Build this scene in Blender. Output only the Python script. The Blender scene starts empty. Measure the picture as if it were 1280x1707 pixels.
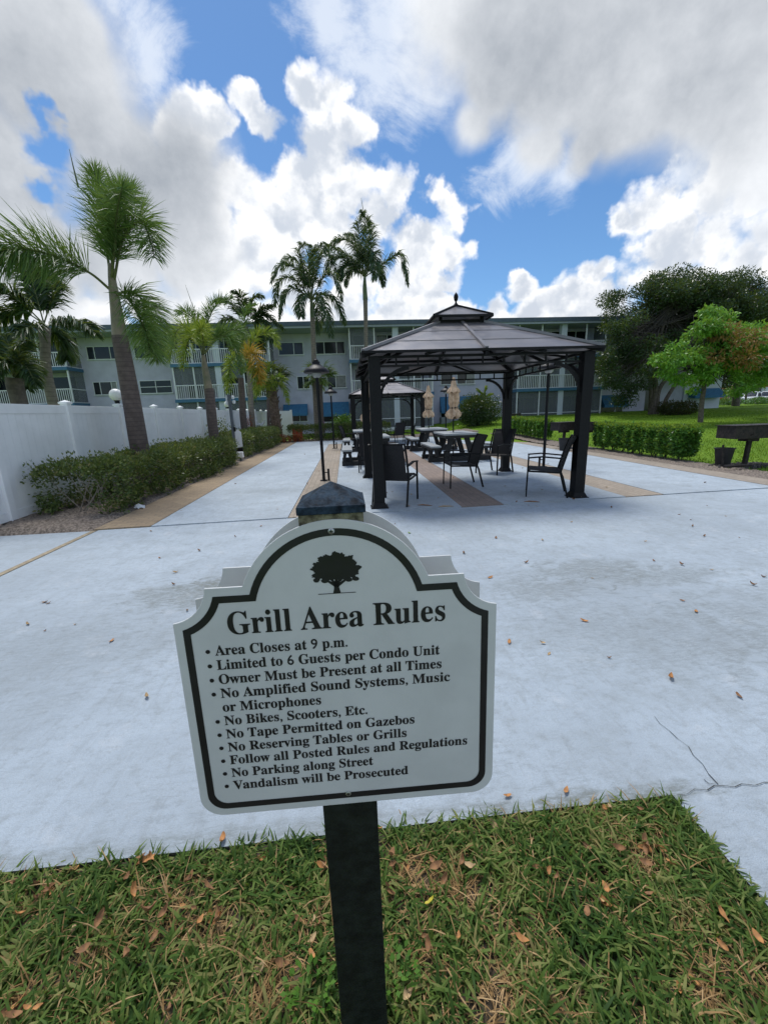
import bpy, math, random
import numpy as np
from mathutils import Vector, Matrix
random.seed(7); RNG = np.random.default_rng(7)
S = bpy.context.scene; COL = S.collection
rad = math.radians

# ---------------------------------------------------------------- camera
F, CX, CY, H = 687.0, 640.0, 853.5, 1.45            # focal length in photo pixels, image centre, eye height
_up = np.array([-100, 2846.5, -687.0]); _up /= np.linalg.norm(_up)
_yy = np.array([-64, 163.5, 687.0]); _yy -= _up * _yy.dot(_up); _yy /= np.linalg.norm(_yy)
_xx = np.cross(_yy, _up); _xx = _xx if _xx[0] > 0 else -_xx
RW = np.stack([_xx, _yy, _up])                       # world = RW @ (right, up, forward)
cd = bpy.data.cameras.new('camera'); cam = bpy.data.objects.new('camera', cd); COL.objects.link(cam)
m = Matrix(((RW[0][0], RW[0][1], -RW[0][2], 0), (RW[1][0], RW[1][1], -RW[1][2], 0), (RW[2][0], RW[2][1], -RW[2][2], H), (0, 0, 0, 1)))
cam.matrix_world = m
cd.sensor_fit = 'VERTICAL'; cd.sensor_height = 24.0; cd.lens = F / 1707.0 * 24.0
cd.clip_start = 0.02; cd.clip_end = 2000
S.camera = cam
EYE = np.array([0, 0, H])
def ray(px, py): return RW @ np.array([px - CX, CY - py, F])
def G(px, py, z=0.0):                                # photo pixel -> point on the level z
    d = ray(px, py); return Vector(EYE + d * ((z - H) / d[2]))
def P(px, py, Y):                                    # photo pixel -> point at the distance Y along the patio
    d = ray(px, py); return Vector(EYE + d * (Y / d[1]))

# ---------------------------------------------------------------- light
SUN_EL, SUN_AZ = rad(66), rad(-18)                   # azimuth measured from +Y towards +X
sl = bpy.data.lights.new('sun', 'SUN'); so = bpy.data.objects.new('sun', sl); COL.objects.link(so)
sl.energy = 2.0; sl.angle = rad(22); sl.color = (1.0, 0.965, 0.90)
sd = Vector((math.sin(SUN_AZ) * math.cos(SUN_EL), math.cos(SUN_AZ) * math.cos(SUN_EL), math.sin(SUN_EL)))
so.rotation_euler = sd.to_track_quat('Z', 'Y').to_euler()
so.location = (0, 0, 40)
S.view_settings.view_transform = 'Standard'; S.view_settings.look = 'None'
S.view_settings.gamma = 1.0; S.view_settings.use_curve_mapping = False
S.view_settings.exposure = 0.62
S.cycles.max_bounces = 6; S.cycles.transparent_max_bounces = 12
S.cycles.use_denoising = True

# ---------------------------------------------------------------- node helpers
class NT:
    def __init__(s, tree): s.t = tree; s.n = tree.nodes; s.l = tree.links
    def new(s, typ, **k):
        n = s.n.new(typ)
        for a, v in k.items(): setattr(n, a, v)
        return n
    def put(s, sock, v):
        if hasattr(v, 'is_output') or isinstance(v, bpy.types.NodeSocket): s.l.new(v, sock)
        else: sock.default_value = v
    def math(s, op, a, b=None, c=None, clamp=False):
        n = s.new('ShaderNodeMath', operation=op, use_clamp=clamp)
        for i, v in enumerate((a, b, c)):
            if v is not None: s.put(n.inputs[i], v)
        return n.outputs[0]
    def vmath(s, op, a, b=None, scale=None):
        n = s.new('ShaderNodeVectorMath', operation=op)
        s.put(n.inputs[0], a)
        if b is not None: s.put(n.inputs[1], b)
        if scale is not None: s.put(n.inputs['Scale'], scale)
        return n.outputs['Value'] if op in ('DISTANCE', 'LENGTH', 'DOT_PRODUCT') else n.outputs[0]
    def noise(s, vec, scale, detail=4, rough=.55, dist=0.0, col=False):
        n = s.new('ShaderNodeTexNoise'); s.put(n.inputs['Vector'], vec)
        n.inputs['Scale'].default_value = scale; n.inputs['Detail'].default_value = detail
        n.inputs['Roughness'].default_value = rough; n.inputs['Distortion'].default_value = dist
        return n.outputs['Color' if col else 'Fac']
    def vor(s, vec, scale, smooth=None, feature='F1'):
        n = s.new('ShaderNodeTexVoronoi', feature=feature); s.put(n.inputs['Vector'], vec); n.inputs['Scale'].default_value = scale
        if smooth is not None: n.inputs['Smoothness'].default_value = smooth
        return n.outputs['Distance']
    def step(s, v, a, b, lo=0.0, hi=1.0, smooth=True):
        n = s.new('ShaderNodeMapRange', interpolation_type='SMOOTHSTEP' if smooth else 'LINEAR')
        s.put(n.inputs[0], v)
        for i, q in enumerate((a, b, lo, hi)): s.put(n.inputs[i + 1], q)
        return n.outputs[0]
    def mix(s, f, a, b, blend='MIX'):
        n = s.new('ShaderNodeMix', data_type='RGBA', blend_type=blend)
        s.put(n.inputs[0], f); s.put(n.inputs[6], a if not isinstance(a, tuple) else (*a[:3], 1)); s.put(n.inputs[7], b if not isinstance(b, tuple) else (*b[:3], 1))
        return n.outputs[2]
    def ramp(s, v, stops):
        n = s.new('ShaderNodeValToRGB'); s.put(n.inputs[0], v); e = n.color_ramp.elements
        while len(e) < len(stops): e.new(0.5)
        for el, (p, c) in zip(e, stops): el.position = p; el.color = (*c, 1)
        return n.outputs[0]

# ---------------------------------------------------------------- sky with clouds
W = bpy.data.worlds.new('World'); S.world = W; W.use_nodes = True
w = NT(W.node_tree); w.n.clear()
sky = w.new('ShaderNodeTexSky', sky_type='NISHITA', sun_disc=False)
sky.sun_elevation = SUN_EL; sky.sun_rotation = SUN_AZ; sky.air_density = 1.0; sky.dust_density = 0.3; sky.ozone_density = 3.0
tc = w.new('ShaderNodeTexCoord'); D0 = w.vmath('NORMALIZE', tc.outputs['Generated'])
def skydir(px, py): v = ray(px, py); return v / np.linalg.norm(v)
wc = w.noise(D0, 3.2, 4, .55, col=True); wf = w.noise(D0, 14.0, 4, .6, col=True)
wob = w.vmath('ADD', w.vmath('SCALE', w.vmath('SUBTRACT', wc, (.5, .5, .5)), scale=.16), w.vmath('SCALE', w.vmath('SUBTRACT', wf, (.5, .5, .5)), scale=.075))
DW = w.vmath('ADD', D0, wob); DL = w.vmath('ADD', D0, w.vmath('SCALE', w.vmath('SUBTRACT', wc, (.5, .5, .5)), scale=.17))
def field(blobs, src):
    acc = None
    for px, py, r in blobs:
        d = skydir(px, py); rr = abs(r) / F * math.cos(math.acos(max(-1, min(1, float(d @ skydir(CX, CY))))))
        v = w.math('MULTIPLY_ADD', w.vmath('DISTANCE', src, tuple(d)), -1.0 / rr, 1.0)
        acc = v if acc is None else w.math('SMOOTH_MAX', acc, v, .10)
    return acc
CUM = [(400,330,75),(350,400,90),(330,215,70),(300,190,60),(375,215,48),(430,185,42),(455,225,42),(520,160,44),(560,165,46),(590,210,50),(545,260,78),(520,330,80),(480,380,75),(600,310,62),(665,300,48),(640,350,60),
       (720,335,50),(755,345,44),(700,400,62),(735,410,52),(770,400,34),(690,470,72),(740,470,46),(660,530,80),(730,530,60),(770,545,50),(420,440,85),(330,450,90),(280,520,90),(500,560,90),(400,560,100),(600,560,90),
       (1075,350,64),(1040,365,36),(1110,410,82),(1090,470,66),(1170,330,74),(1180,400,80),(1215,260,70),(1270,230,80),(1270,330,44),(1260,400,66),(1230,440,70),(1150,490,90),
       (890,480,34),(940,500,52),(985,470,34),(990,520,60),(1040,500,60),(910,540,60),(835,520,34),(810,545,40),(860,560,50),(150,560,110),(60,540,120),(560,430,70),(600,460,60),(640,440,50),(580,520,80),(620,600,90),(700,600,80),(780,600,80),(860,600,80),(940,590,80),(1020,580,80),(470,480,80),(560,370,60),(1000,640,90),(800,660,90),(300,620,120),(-150,500,300),(1500,420,260)]
GREY = [(20,60,150),(100,130,150),(20,260,110),(30,420,120),(160,200,95),(210,260,110),(250,340,125),(200,430,100),(310,300,110),(310,400,110),(70,380,60),(130,60,70),(-120,200,250),
        (760,20,130),(820,90,110),(900,60,150),(1000,60,170),(1120,50,190),(1250,60,190),(900,150,85),(1040,130,115),(1160,150,100),(890,230,50),(960,230,45),(1240,150,80),(780,180,56),(1400,100,260)]
WISP = [(640,60,110),(600,80,80),(700,120,80),(560,30,90),(850,260,80),(930,270,60),(230,60,80),(1180,230,60),(1120,280,40)]
HOLE = [(88,230,34),(92,290,30),(85,185,22)]
soft = w.noise(D0, 3.4, 9, .55, .15); fine = w.noise(D0, 11.0, 8, .62); mid = w.noise(D0, 5.0, 5, .55)
up_s = tuple(float(a) * .028 for a in (sd + Vector((0, 0, .2))).normalized())
fine_s = w.noise(w.vmath('ADD', D0, up_s), 11.0, 8, .62); mid_s = w.noise(w.vmath('ADD', D0, up_s), 5.0, 5, .55)
puff = w.vor(w.vmath('ADD', D0, w.vmath('SCALE', w.vmath('SUBTRACT', wf, (.5, .5, .5)), scale=.10)), 17.0, .5, 'SMOOTH_F1')
base_c = field(CUM, DW)
fc = w.math('ADD', base_c, w.math('MULTIPLY_ADD', puff, -.7, .17))
fc = w.math('ADD', fc, w.math('MULTIPLY_ADD', fine, .75, -.42))
fg = w.math('ADD', field(GREY, DL), w.math('MULTIPLY_ADD', soft, 1.3, -.68))
fw = w.math('ADD', field(WISP, DW), w.math('MULTIPLY_ADD', w.noise(w.vmath('MULTIPLY', D0, (1.0, 2.2, 1.4)), 6.0, 8, .68, .6), 2.4, -1.42))
hole = w.step(w.math('ADD', field(HOLE, DW), w.math('MULTIPLY_ADD', fine, .8, -.4)), -.1, .5)
notc = w.math('SUBTRACT', 1.0, hole)
ac = w.math('MULTIPLY', w.step(fc, -.08, .30), notc)
ag = w.math('MULTIPLY', w.step(fg, -.10, .48), notc)
aw = w.math('MULTIPLY', w.step(fw, -.25, .75), .75)
# relief of the billows: bright where the cloud thins towards the sun, grey where it is thick
relief = w.math('ADD', w.math('MULTIPLY', w.math('SUBTRACT', fine, fine_s), 1.2), w.math('MULTIPLY', w.math('SUBTRACT', mid, mid_s), 1.6))
lobe = field([(40,250,330),(260,300,190),(1100,40,330),(860,90,170)], DL)
thick = w.step(w.math('ADD', lobe, w.math('MULTIPLY_ADD', soft, 1.6, -.8)), -.35, .75)
puff_s = w.vor(w.vmath('ADD', w.vmath('ADD', D0, up_s), w.vmath('SCALE', w.vmath('SUBTRACT', wf, (.5, .5, .5)), scale=.10)), 17.0, .5, 'SMOOTH_F1')
lc = w.math('ADD', w.math('MULTIPLY_ADD', w.step(w.math('ADD', base_c, w.math('MULTIPLY_ADD', soft, 1.4, -.7)), .1, .9), -.36, .99), w.math('ADD', w.math('MULTIPLY', relief, .55), w.math('MULTIPLY', w.math('SUBTRACT', puff_s, puff), .6)))
lg = w.math('ADD', w.math('MULTIPLY_ADD', thick, -.55, .98), w.math('ADD', w.math('MULTIPLY', relief, .05), w.math('ADD', w.math('MULTIPLY_ADD', soft, .9, -.45), w.math('MULTIPLY_ADD', fine, .5, -.25))))
c_c = w.mix(w.step(lc, .45, 1.0), (.55, .60, .68), (1.0, 1.0, 1.0))
c_g = w.mix(w.step(lg, .12, .95, smooth=False), (.23, .265, .315), (.86, .885, .92))
c_w = (.78, .83, .90)
CLOUD_STRENGTH, SKY_STRENGTH = 0.77, 0.082
bs = w.new('ShaderNodeBackground'); bs.inputs[1].default_value = SKY_STRENGTH
hs = w.new('ShaderNodeHueSaturation'); hs.inputs['Saturation'].default_value = 1.05; w.l.new(sky.outputs[0], hs.inputs['Color']); w.l.new(w.mix(1.0, hs.outputs[0], (.72, .92, 1.04), 'MULTIPLY'), bs.inputs[0])
def bg(col, st):
    b = w.new('ShaderNodeBackground'); w.put(b.inputs[0], (*col, 1) if isinstance(col, tuple) else col); b.inputs[1].default_value = st; return b.outputs[0]
def mixs(f, a, b):
    x = w.new('ShaderNodeMixShader'); w.put(x.inputs[0], f); w.l.new(a, x.inputs[1]); w.l.new(b, x.inputs[2]); return x.outputs[0]
# an even layer of cloud covers the sky outside the picture (overhead and behind), in broken clumps
cover = w.step(w.noise(D0, 2.6, 6, .6), .42, .62)
front = w.step(w.vmath('DOT_PRODUCT', D0, tuple(skydir(CX, 300))), .35, .62)
sh = mixs(aw, bs.outputs[0], bg(c_w, CLOUD_STRENGTH))
sh = mixs(ac, sh, bg(c_c, CLOUD_STRENGTH))
sh = mixs(ag, sh, bg(c_g, CLOUD_STRENGTH))
sh_else = mixs(w.math('MULTIPLY', cover, .85), bs.outputs[0], bg((.84, .86, .89), CLOUD_STRENGTH))
sh = mixs(front, sh_else, sh)
out = w.new('ShaderNodeOutputWorld'); w.l.new(sh, out.inputs[0])
W.cycles.sampling_method = 'MANUAL'; W.cycles.sample_map_resolution = 512

# ---------------------------------------------------------------- materials
def mat(name, col, rough=.6, metal=0.0, var=.12, scale=6.0, bump=0.0, bscale=60.0, spec=.5, col2=None, coords='Object', detail=5):
    M = bpy.data.materials.new(name); M.use_nodes = True; t = NT(M.node_tree); b = t.n['Principled BSDF']
    tcn = t.new('ShaderNodeTexCoord').outputs[coords]
    n = t.noise(tcn, scale, detail, .6)
    a = tuple(max(0, c * (1 - var)) for c in col); c2 = col2 or tuple(min(1, c * (1 + var)) for c in col)
    t.put(b.inputs['Base Color'], t.mix(t.step(n, .3, .7), a, c2))
    b.inputs['Roughness'].default_value = rough; b.inputs['Metallic'].default_value = metal; b.inputs['Specular IOR Level'].default_value = spec
    t.put(b.inputs['Roughness'], t.step(t.noise(tcn, scale * 2.3, 4), .3, .7, max(.05, rough - .08), min(1, rough + .08)))
    if bump:
        bn = t.new('ShaderNodeBump'); bn.inputs['Strength'].default_value = bump; bn.inputs['Distance'].default_value = .01
        t.put(bn.inputs['Height'], t.noise(tcn, bscale, 4)); t.l.new(bn.outputs[0], b.inputs['Normal'])
    return M
def leafmat(name, cols, trans=.35, rough=.5, nscale=1.5, spec=.35):
    """cols: list of leaf tones; each leaf takes its own tone, clumps drift in tone."""
    M = bpy.data.materials.new(name); M.use_nodes = True; t = NT(M.node_tree); b = t.n['Principled BSDF']
    geo = t.new('ShaderNodeNewGeometry'); oc = t.new('ShaderNodeTexCoord').outputs['Object']
    v = t.math('ADD', t.math('MULTIPLY', geo.outputs['Random Per Island'], .62), t.math('MULTIPLY_ADD', t.noise(oc, nscale, 3), 1.1, -.36), clamp=True)
    c = t.ramp(v, [(i / max(1, len(cols) - 1), q) for i, q in enumerate(cols)])
    t.put(b.inputs['Base Color'], c); b.inputs['Roughness'].default_value = rough; b.inputs['Specular IOR Level'].default_value = spec
    tr = t.new('ShaderNodeBsdfTranslucent'); t.put(tr.inputs[0], t.mix(.5, c, (.35, .42, .05), 'MIX'))
    mx = t.new('ShaderNodeMixShader'); mx.inputs[0].default_value = trans
    t.l.new(b.outputs[0], mx.inputs[1]); t.l.new(tr.outputs[0], mx.inputs[2]); t.l.new(mx.outputs[0], t.n['Material Output'].inputs[0])
    return M

# ---------------------------------------------------------------- mesh helpers
class MB:
    def __init__(s): s.v = []; s.f = []
    def add(s, v, f):
        o = len(s.v); s.v += [tuple(q) for q in v]; s.f += [tuple(i + o for i in q) for q in f]; return s
    def hexa(s, q): return s.add(q, [(0, 3, 2, 1), (4, 5, 6, 7), (0, 1, 5, 4), (1, 2, 6, 5), (2, 3, 7, 6), (3, 0, 4, 7)])
    def box(s, x0, x1, y0, y1, z0, z1): return s.hexa([(x0, y0, z0), (x1, y0, z0), (x1, y1, z0), (x0, y1, z0), (x0, y0, z1), (x1, y0, z1), (x1, y1, z1), (x0, y1, z1)])
    def bar(s, p, q, wd, th, up=(0, 0, 1)):
        """rectangular bar from p to q, wd across, th in the 'up' direction"""
        p, q = Vector(p), Vector(q); d = (q - p).normalized(); u = Vector(up)
        if abs(d.dot(u)) > .95: u = Vector((0, 1, 0)) if abs(d.y) < .9 else Vector((1, 0, 0))
        x = d.cross(u).normalized() * wd / 2; y = x.cross(d).normalized() * th / 2
        return s.hexa([p - x - y, p + x - y, p + x + y, p - x + y, q - x - y, q + x - y, q + x + y, q - x + y])
    def tube(s, pts, r, n=8, cap=True):
        pts = [Vector(p) for p in pts]; rs = r if isinstance(r, (list, tuple)) else [r] * len(pts)
        vs = []; fs = []; u = None
        for i, p in enumerate(pts):
            d = (pts[min(i + 1, len(pts) - 1)] - pts[max(i - 1, 0)]).normalized()
            if u is None: u = d.cross(Vector((.31, .87, .39))).normalized()
            u = (u - d * u.dot(d)).normalized(); b = d.cross(u)
            for k in range(n):
                a = 2 * math.pi * k / n; vs.append(p + (u * math.cos(a) + b * math.sin(a)) * rs[i])
            if i:
                for k in range(n): fs.append(((i - 1) * n + k, (i - 1) * n + (k + 1) % n, i * n + (k + 1) % n, i * n + k))
        if cap: fs += [tuple(range(n))[::-1], tuple((len(pts) - 1) * n + k for k in range(n))]
        return s.add(vs, fs)
    def lathe(s, prof, n=24, c=(0, 0, 0)):
        vs = []; fs = []
        for i, (r, z) in enumerate(prof):
            for k in range(n):
                a = 2 * math.pi * k / n; vs.append((c[0] + r * math.cos(a), c[1] + r * math.sin(a), c[2] + z))
            if i:
                for k in range(n): fs.append(((i - 1) * n + k, (i - 1) * n + (k + 1) % n, i * n + (k + 1) % n, i * n + k))
        fs += [tuple(range(n))[::-1], tuple((len(prof) - 1) * n + k for k in range(n))]
        return s.add(vs, fs)
    def prism(s, outl, f):
        """outline (2-D points) extruded between f(u,v,0) and f(u,v,1)"""
        n = len(outl); vs = [f(u, v, 0) for u, v in outl] + [f(u, v, 1) for u, v in outl]
        return s.add(vs, [tuple(range(n))[::-1], tuple(range(n, 2 * n))] + [(i, (i + 1) % n, n + (i + 1) % n, n + i) for i in range(n)])
    def quad(s, a, b, c, d): return s.add([a, b, c, d], [(0, 1, 2, 3)])
    def build(s, name, material, parent=None, smooth=False, bevel=0.0):
        me = bpy.data.meshes.new(name); me.from_pydata(s.v, [], s.f); me.validate(); me.update()
        return link(name, me, material, parent, smooth, bevel)
def link(name, me, material, parent=None, smooth=False, bevel=0.0):
    o = bpy.data.objects.new(name, me); COL.objects.link(o); me.materials.append(material)
    if parent: o.parent = parent
    if smooth:
        me.polygons.foreach_set('use_smooth', [True] * len(me.polygons))
        try: me.set_sharp_from_angle(angle=rad(40))
        except Exception: pass
    if bevel:
        b = o.modifiers.new('bevel', 'BEVEL'); b.width = bevel; b.segments = 2; b.limit_method = 'ANGLE'; b.angle_limit = rad(35)
    return o
def npmesh(name, V, Q, material, parent=None):
    me = bpy.data.meshes.new(name); V = np.ascontiguousarray(V, np.float32); Q = np.ascontiguousarray(Q, np.int32)
    me.vertices.add(len(V)); me.vertices.foreach_set('co', V.ravel()); nq, k = Q.shape
    me.loops.add(nq * k); me.loops.foreach_set('vertex_index', Q.ravel())
    me.polygons.add(nq); me.polygons.foreach_set('loop_start', np.arange(0, nq * k, k, dtype=np.int32))
    me.update(calc_edges=True); return link(name, me, material, parent)
def tag(o, label=None, cat=None, group=None, kind=None):
    if label: o['label'] = label
    if cat: o['category'] = cat
    if group: o['group'] = group
    if kind: o['kind'] = kind
    return o
def thing(name, label, cat, loc=(0, 0, 0), rz=0.0, group=None):
    o = bpy.data.objects.new(name, None); COL.objects.link(o); o.empty_display_size = .2
    o.location = loc; o.rotation_euler = (0, 0, rz); return tag(o, label, cat, group)
def struct(o): o['kind'] = 'structure'; return o
def dup(root, loc, rz, label=None, group=None):
    r = root.copy(); COL.objects.link(r); r.location = loc; r.rotation_euler = (0, 0, rz)
    if label: r['label'] = label
    if group: r['group'] = group
    for ch in list(root.children):
        c = ch.copy(); COL.objects.link(c); c.parent = r
        for g in list(ch.children):
            d = g.copy(); COL.objects.link(d); d.parent = c
    return r
def unit(a): return a / np.maximum(np.linalg.norm(a, axis=-1, keepdims=True), 1e-9)
def leaves(pos, axis, L, Wd, fold=.25, nrm=None):
    """one folded rhombus per leaf: returns vertices and quads"""
    n = len(pos); axis = unit(axis); L = np.broadcast_to(np.asarray(L, float).reshape(-1, 1), (n, 1)); Wd = np.broadcast_to(np.asarray(Wd, float).reshape(-1, 1), (n, 1))
    r = RNG.normal(size=(n, 3)) if nrm is None else nrm + RNG.normal(size=(n, 3)) * .45
    side = unit(np.cross(axis, r)); nn = np.cross(side, axis)
    V = np.stack([pos, pos + axis * L * .45 + side * Wd * .5 + nn * Wd * fold, pos + axis * L, pos + axis * L * .45 - side * Wd * .5 + nn * Wd * fold], 1).reshape(-1, 3)
    return V, np.arange(n * 4).reshape(n, 4)
def in_clumps(clumps, n, shell=.45):
    """points and outward directions in a list of ellipsoids (centre, radii)"""
    vol = np.array([np.prod(r) ** .8 for c, r in clumps]); idx = RNG.choice(len(clumps), n, p=vol / vol.sum())
    c = np.array([q[0] for q in clumps])[idx]; r = np.array([q[1] for q in clumps])[idx]
    d = unit(RNG.normal(size=(n, 3))); rr = (1 - shell * RNG.random((n, 1)) ** 1.6) * (1 + RNG.normal(size=(n, 1)) * .07)
    return c + d * r * rr, d
# ================================================================ THE GROUND
def sstep(x, a, b): t = np.clip((np.asarray(x, float) - a) / (b - a), 0, 1); return t * t * (3 - 2 * t)
def zt(X, Y):                                        # the lawn rises gently towards the building on the right
    return .78 * sstep(Y, 10, 42) * sstep(X, 2, 13) + .20 * sstep(Y, 14, 30) * sstep(X, 4, 12) - .045
def gz(X, Y): return float(zt(X, Y))

def concrete_mat(name, tint, stains):
    M = bpy.data.materials.new(name); M.use_nodes = True; t = NT(M.node_tree); b = t.n['Principled BSDF']
    oc = t.new('ShaderNodeTexCoord').outputs['Object']
    big = t.noise(oc, .55, 6, .6); med = t.noise(oc, 3.2, 8, .68); fn = t.noise(oc, 46, 6, .7)
    stre = t.noise(t.vmath('MULTIPLY', oc, (9, 1.6, 1)), 2.2, 8, .72, .5)
    blot = t.noise(t.vmath('MULTIPLY', oc, (1, 1.5, 1)), 5.5, 9, .68, .8); grain = t.noise(oc, 210, 2, .6)
    speck = t.step(t.noise(oc, 120, 3, .6), .60, .72)
    c = t.mix(t.step(big, .3, .7), tuple(q * .80 for q in tint), tuple(min(1, q * 1.08) for q in tint))
    c = t.mix(t.math('MULTIPLY', t.step(med, .46, .70), .62), c, (.32, .36, .385))
    c = t.mix(t.math('MULTIPLY', t.step(stre, .50, .70), .5), c, (.29, .325, .35))
    c = t.mix(t.math('MULTIPLY', t.step(med, .30, .44, 1, 0), .45), c, (.56, .59, .62))
    c = t.mix(t.math('MULTIPLY', speck, t.math('MULTIPLY', t.step(t.noise(oc, 1.1, 4), .40, .66), .40)), c, (.17, .185, .18))
    c = t.mix(t.step(grain, .35, .65, .0, .38), c, (.30, .33, .36)); c = t.mix(t.step(t.noise(oc, 17, 8, .8), .48, .66, 0, .45), c, (.25, .275, .285))
    mp = t.new('ShaderNodeMapping'); t.l.new(oc, mp.inputs[0]); mp.inputs['Rotation'].default_value = (0, 0, rad(-28)); mp.inputs['Scale'].default_value = (1.0, 3.6, 1)
    scuff = t.noise(mp.outputs[0], 9.0, 9, .78, .3); wear = t.noise(oc, .9, 4, .6)
    c = t.mix(t.math('MULTIPLY', t.step(scuff, .50, .62), t.step(wear, .32, .66, .10, .50)), c, (.235, .265, .285))
    c = t.mix(t.math('MULTIPLY', t.step(scuff, .30, .42, 1, 0), .4), c, (.56, .61, .66))
    pit = t.step(t.noise(mp.outputs[0], 60, 3, .7), .62, .70); c = t.mix(t.math('MULTIPLY', pit, t.step(wear, .3, .7, .15, .6)), c, (.15, .165, .165))
    for x, y, rx, ry, st in stains:                  # patches of mildew
        q = t.vmath('LENGTH', t.vmath('MULTIPLY', t.vmath('SUBTRACT', oc, (x, y, 0)), (1 / rx, 1 / ry, 0)))
        f = t.math('ADD', t.math('SUBTRACT', 1.0, q), t.math('MULTIPLY_ADD', blot, 3.4, -1.75))
        f = t.math('MULTIPLY', t.step(f, -.35, .55), t.step(t.noise(mp.outputs[0], 14, 9, .82), .34, .60))
        c = t.mix(t.math('MULTIPLY', f, st), c, (.17, .185, .17))
    t.put(b.inputs['Base Color'], c); t.put(b.inputs['Roughness'], t.step(med, .3, .7, .62, .85)); b.inputs['Specular IOR Level'].default_value = .35
    bn = t.new('ShaderNodeBump'); bn.inputs['Strength'].default_value = .9; bn.inputs['Distance'].default_value = .006
    t.put(bn.inputs['Height'], t.math('ADD', t.math('ADD', fn, t.math('MULTIPLY', grain, .6)), t.math('MULTIPLY', stre, .7))); t.l.new(bn.outputs[0], b.inputs['Normal'])
    return M
WHITE_C = (.43, .50, .565)
m_slab = concrete_mat('painted concrete', WHITE_C, [(-1.35, 3.4, .55, .30, .8), (-1.15, 3.6, .35, .18, .8), (1.5, 3.0, .5, .22, .5), (2.15, 3.35, .6, .26, .62), (2.7, 3.1, .6, .20, .5), (-2.2, 2.6, 1.1, .5, .25), (3.3, 2.2, 1.2, .7, .35), (1.8, 2.2, .9, .5, .3), (-.6, 1.20, 1.6, .05, .5), (.8, 1.19, .5, .05, .8)])
m_slab2 = concrete_mat('upper painted concrete', tuple(q * 1.03 for q in WHITE_C), [(-1.6, 8.2, .8, .3, .25), (2.9, 6.8, .9, .3, .25), (5.8, 8.4, .8, .3, .2)])
def brick_mat(name, c1, c2, mort, bw=.21, bh=.105, rot=0.0):
    M = bpy.data.materials.new(name); M.use_nodes = True; t = NT(M.node_tree); b = t.n['Principled BSDF']
    oc = t.new('ShaderNodeTexCoord').outputs['Object']
    mp = t.new('ShaderNodeMapping'); t.l.new(oc, mp.inputs[0]); mp.inputs['Rotation'].default_value = (0, 0, rot)
    br = t.new('ShaderNodeTexBrick'); t.l.new(mp.outputs[0], br.inputs['Vector']); br.inputs['Scale'].default_value = 1.0
    br.inputs['Brick Width'].default_value = bw; br.inputs['Row Height'].default_value = bh; br.inputs['Mortar Size'].default_value = .006; br.inputs['Bias'].default_value = 0.0
    for k, c in (('Color1', c1), ('Color2', c2), ('Mortar', mort)): br.inputs[k].default_value = (*c, 1)
    n = t.noise(oc, 1.2, 5, .6); f = t.noise(oc, 25, 4)
    c = t.mix(t.step(n, .35, .65, 0, .45), br.outputs[0], tuple(q * .8 for q in c2)); c = t.mix(t.step(f, .45, .8, 0, .5), c, tuple(q * 1.35 for q in c1))
    t.put(b.inputs['Base Color'], c); b.inputs['Roughness'].default_value = .85
    bn = t.new('ShaderNodeBump'); bn.inputs['Strength'].default_value = .6; bn.inputs['Distance'].default_value = .004
    t.put(bn.inputs['Height'], t.math('SUBTRACT', t.math('MULTIPLY', f, .3), br.outputs['Fac'])); t.l.new(bn.outputs[0], b.inputs['Normal'])
    return M
m_brick = brick_mat('tan pavers', (.36, .30, .24), (.29, .245, .195), (.22, .18, .14), rot=rad(90))
m_brick_red = brick_mat('brown pavers', (.29, .225, .19), (.23, .18, .155), (.17, .14, .12), rot=rad(90))
m_brick_edge = brick_mat('edging pavers', (.34, .255, .16), (.27, .20, .13), (.16, .13, .10), rot=0)
m_soil = mat('soil and thatch', (.045, .034, .022), .95, var=.35, scale=14, bump=.8, bscale=70, col2=(.11, .082, .05))
m_mulch = mat('mulch', (.13, .105, .085), .95, var=.45, scale=30, bump=1.0, bscale=55, col2=(.30, .245, .20))
m_mossy = mat('mossy slab edge', (.055, .06, .045), .95, var=.5, scale=25, bump=.8, col2=(.13, .13, .11)); m_dark = mat('joint', (.05, .05, .045), .9, var=.3)
m_wood_joint = mat('expansion strip', (.30, .25, .17), .85, var=.25, scale=20)

# lawn terrain: one sheet out to the horizon
def lawn_mat():
    M = bpy.data.materials.new('mown lawn'); M.use_nodes = True; t = NT(M.node_tree); b = t.n['Principled BSDF']
    oc = t.new('ShaderNodeTexCoord').outputs['Object']
    n1 = t.noise(oc, .35, 5, .6); n2 = t.noise(oc, 3.5, 6, .7); n3 = t.noise(t.vmath('MULTIPLY', oc, (1, .6, 1)), 22, 5, .75)
    v = t.math('ADD', t.math('MULTIPLY', n1, .45), t.math('ADD', t.math('MULTIPLY', n2, .3), t.math('MULTIPLY', n3, .45)))
    c = t.ramp(t.step(v, .42, .78, smooth=False), [(0, (.07, .14, .012)), (.35, (.13, .245, .018)), (.7, (.19, .32, .026)), (1, (.25, .37, .05))])
    t.put(b.inputs['Base Color'], c); b.inputs['Roughness'].default_value = .9; b.inputs['Specular IOR Level'].default_value = .15
    bn = t.new('ShaderNodeBump'); bn.inputs['Strength'].default_value = 1.0; bn.inputs['Distance'].default_value = .08
    t.put(bn.inputs['Height'], n3); t.l.new(bn.outputs[0], b.inputs['Normal'])
    return M
m_lawn = lawn_mat()
xs = np.unique(np.concatenate([np.linspace(-600, -40, 12), np.linspace(-40, 90, 105), np.linspace(90, 600, 12)]))
ys = np.unique(np.concatenate([np.linspace(-300, -5, 8), np.linspace(-5, 80, 86), np.linspace(80, 900, 14)]))
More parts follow.
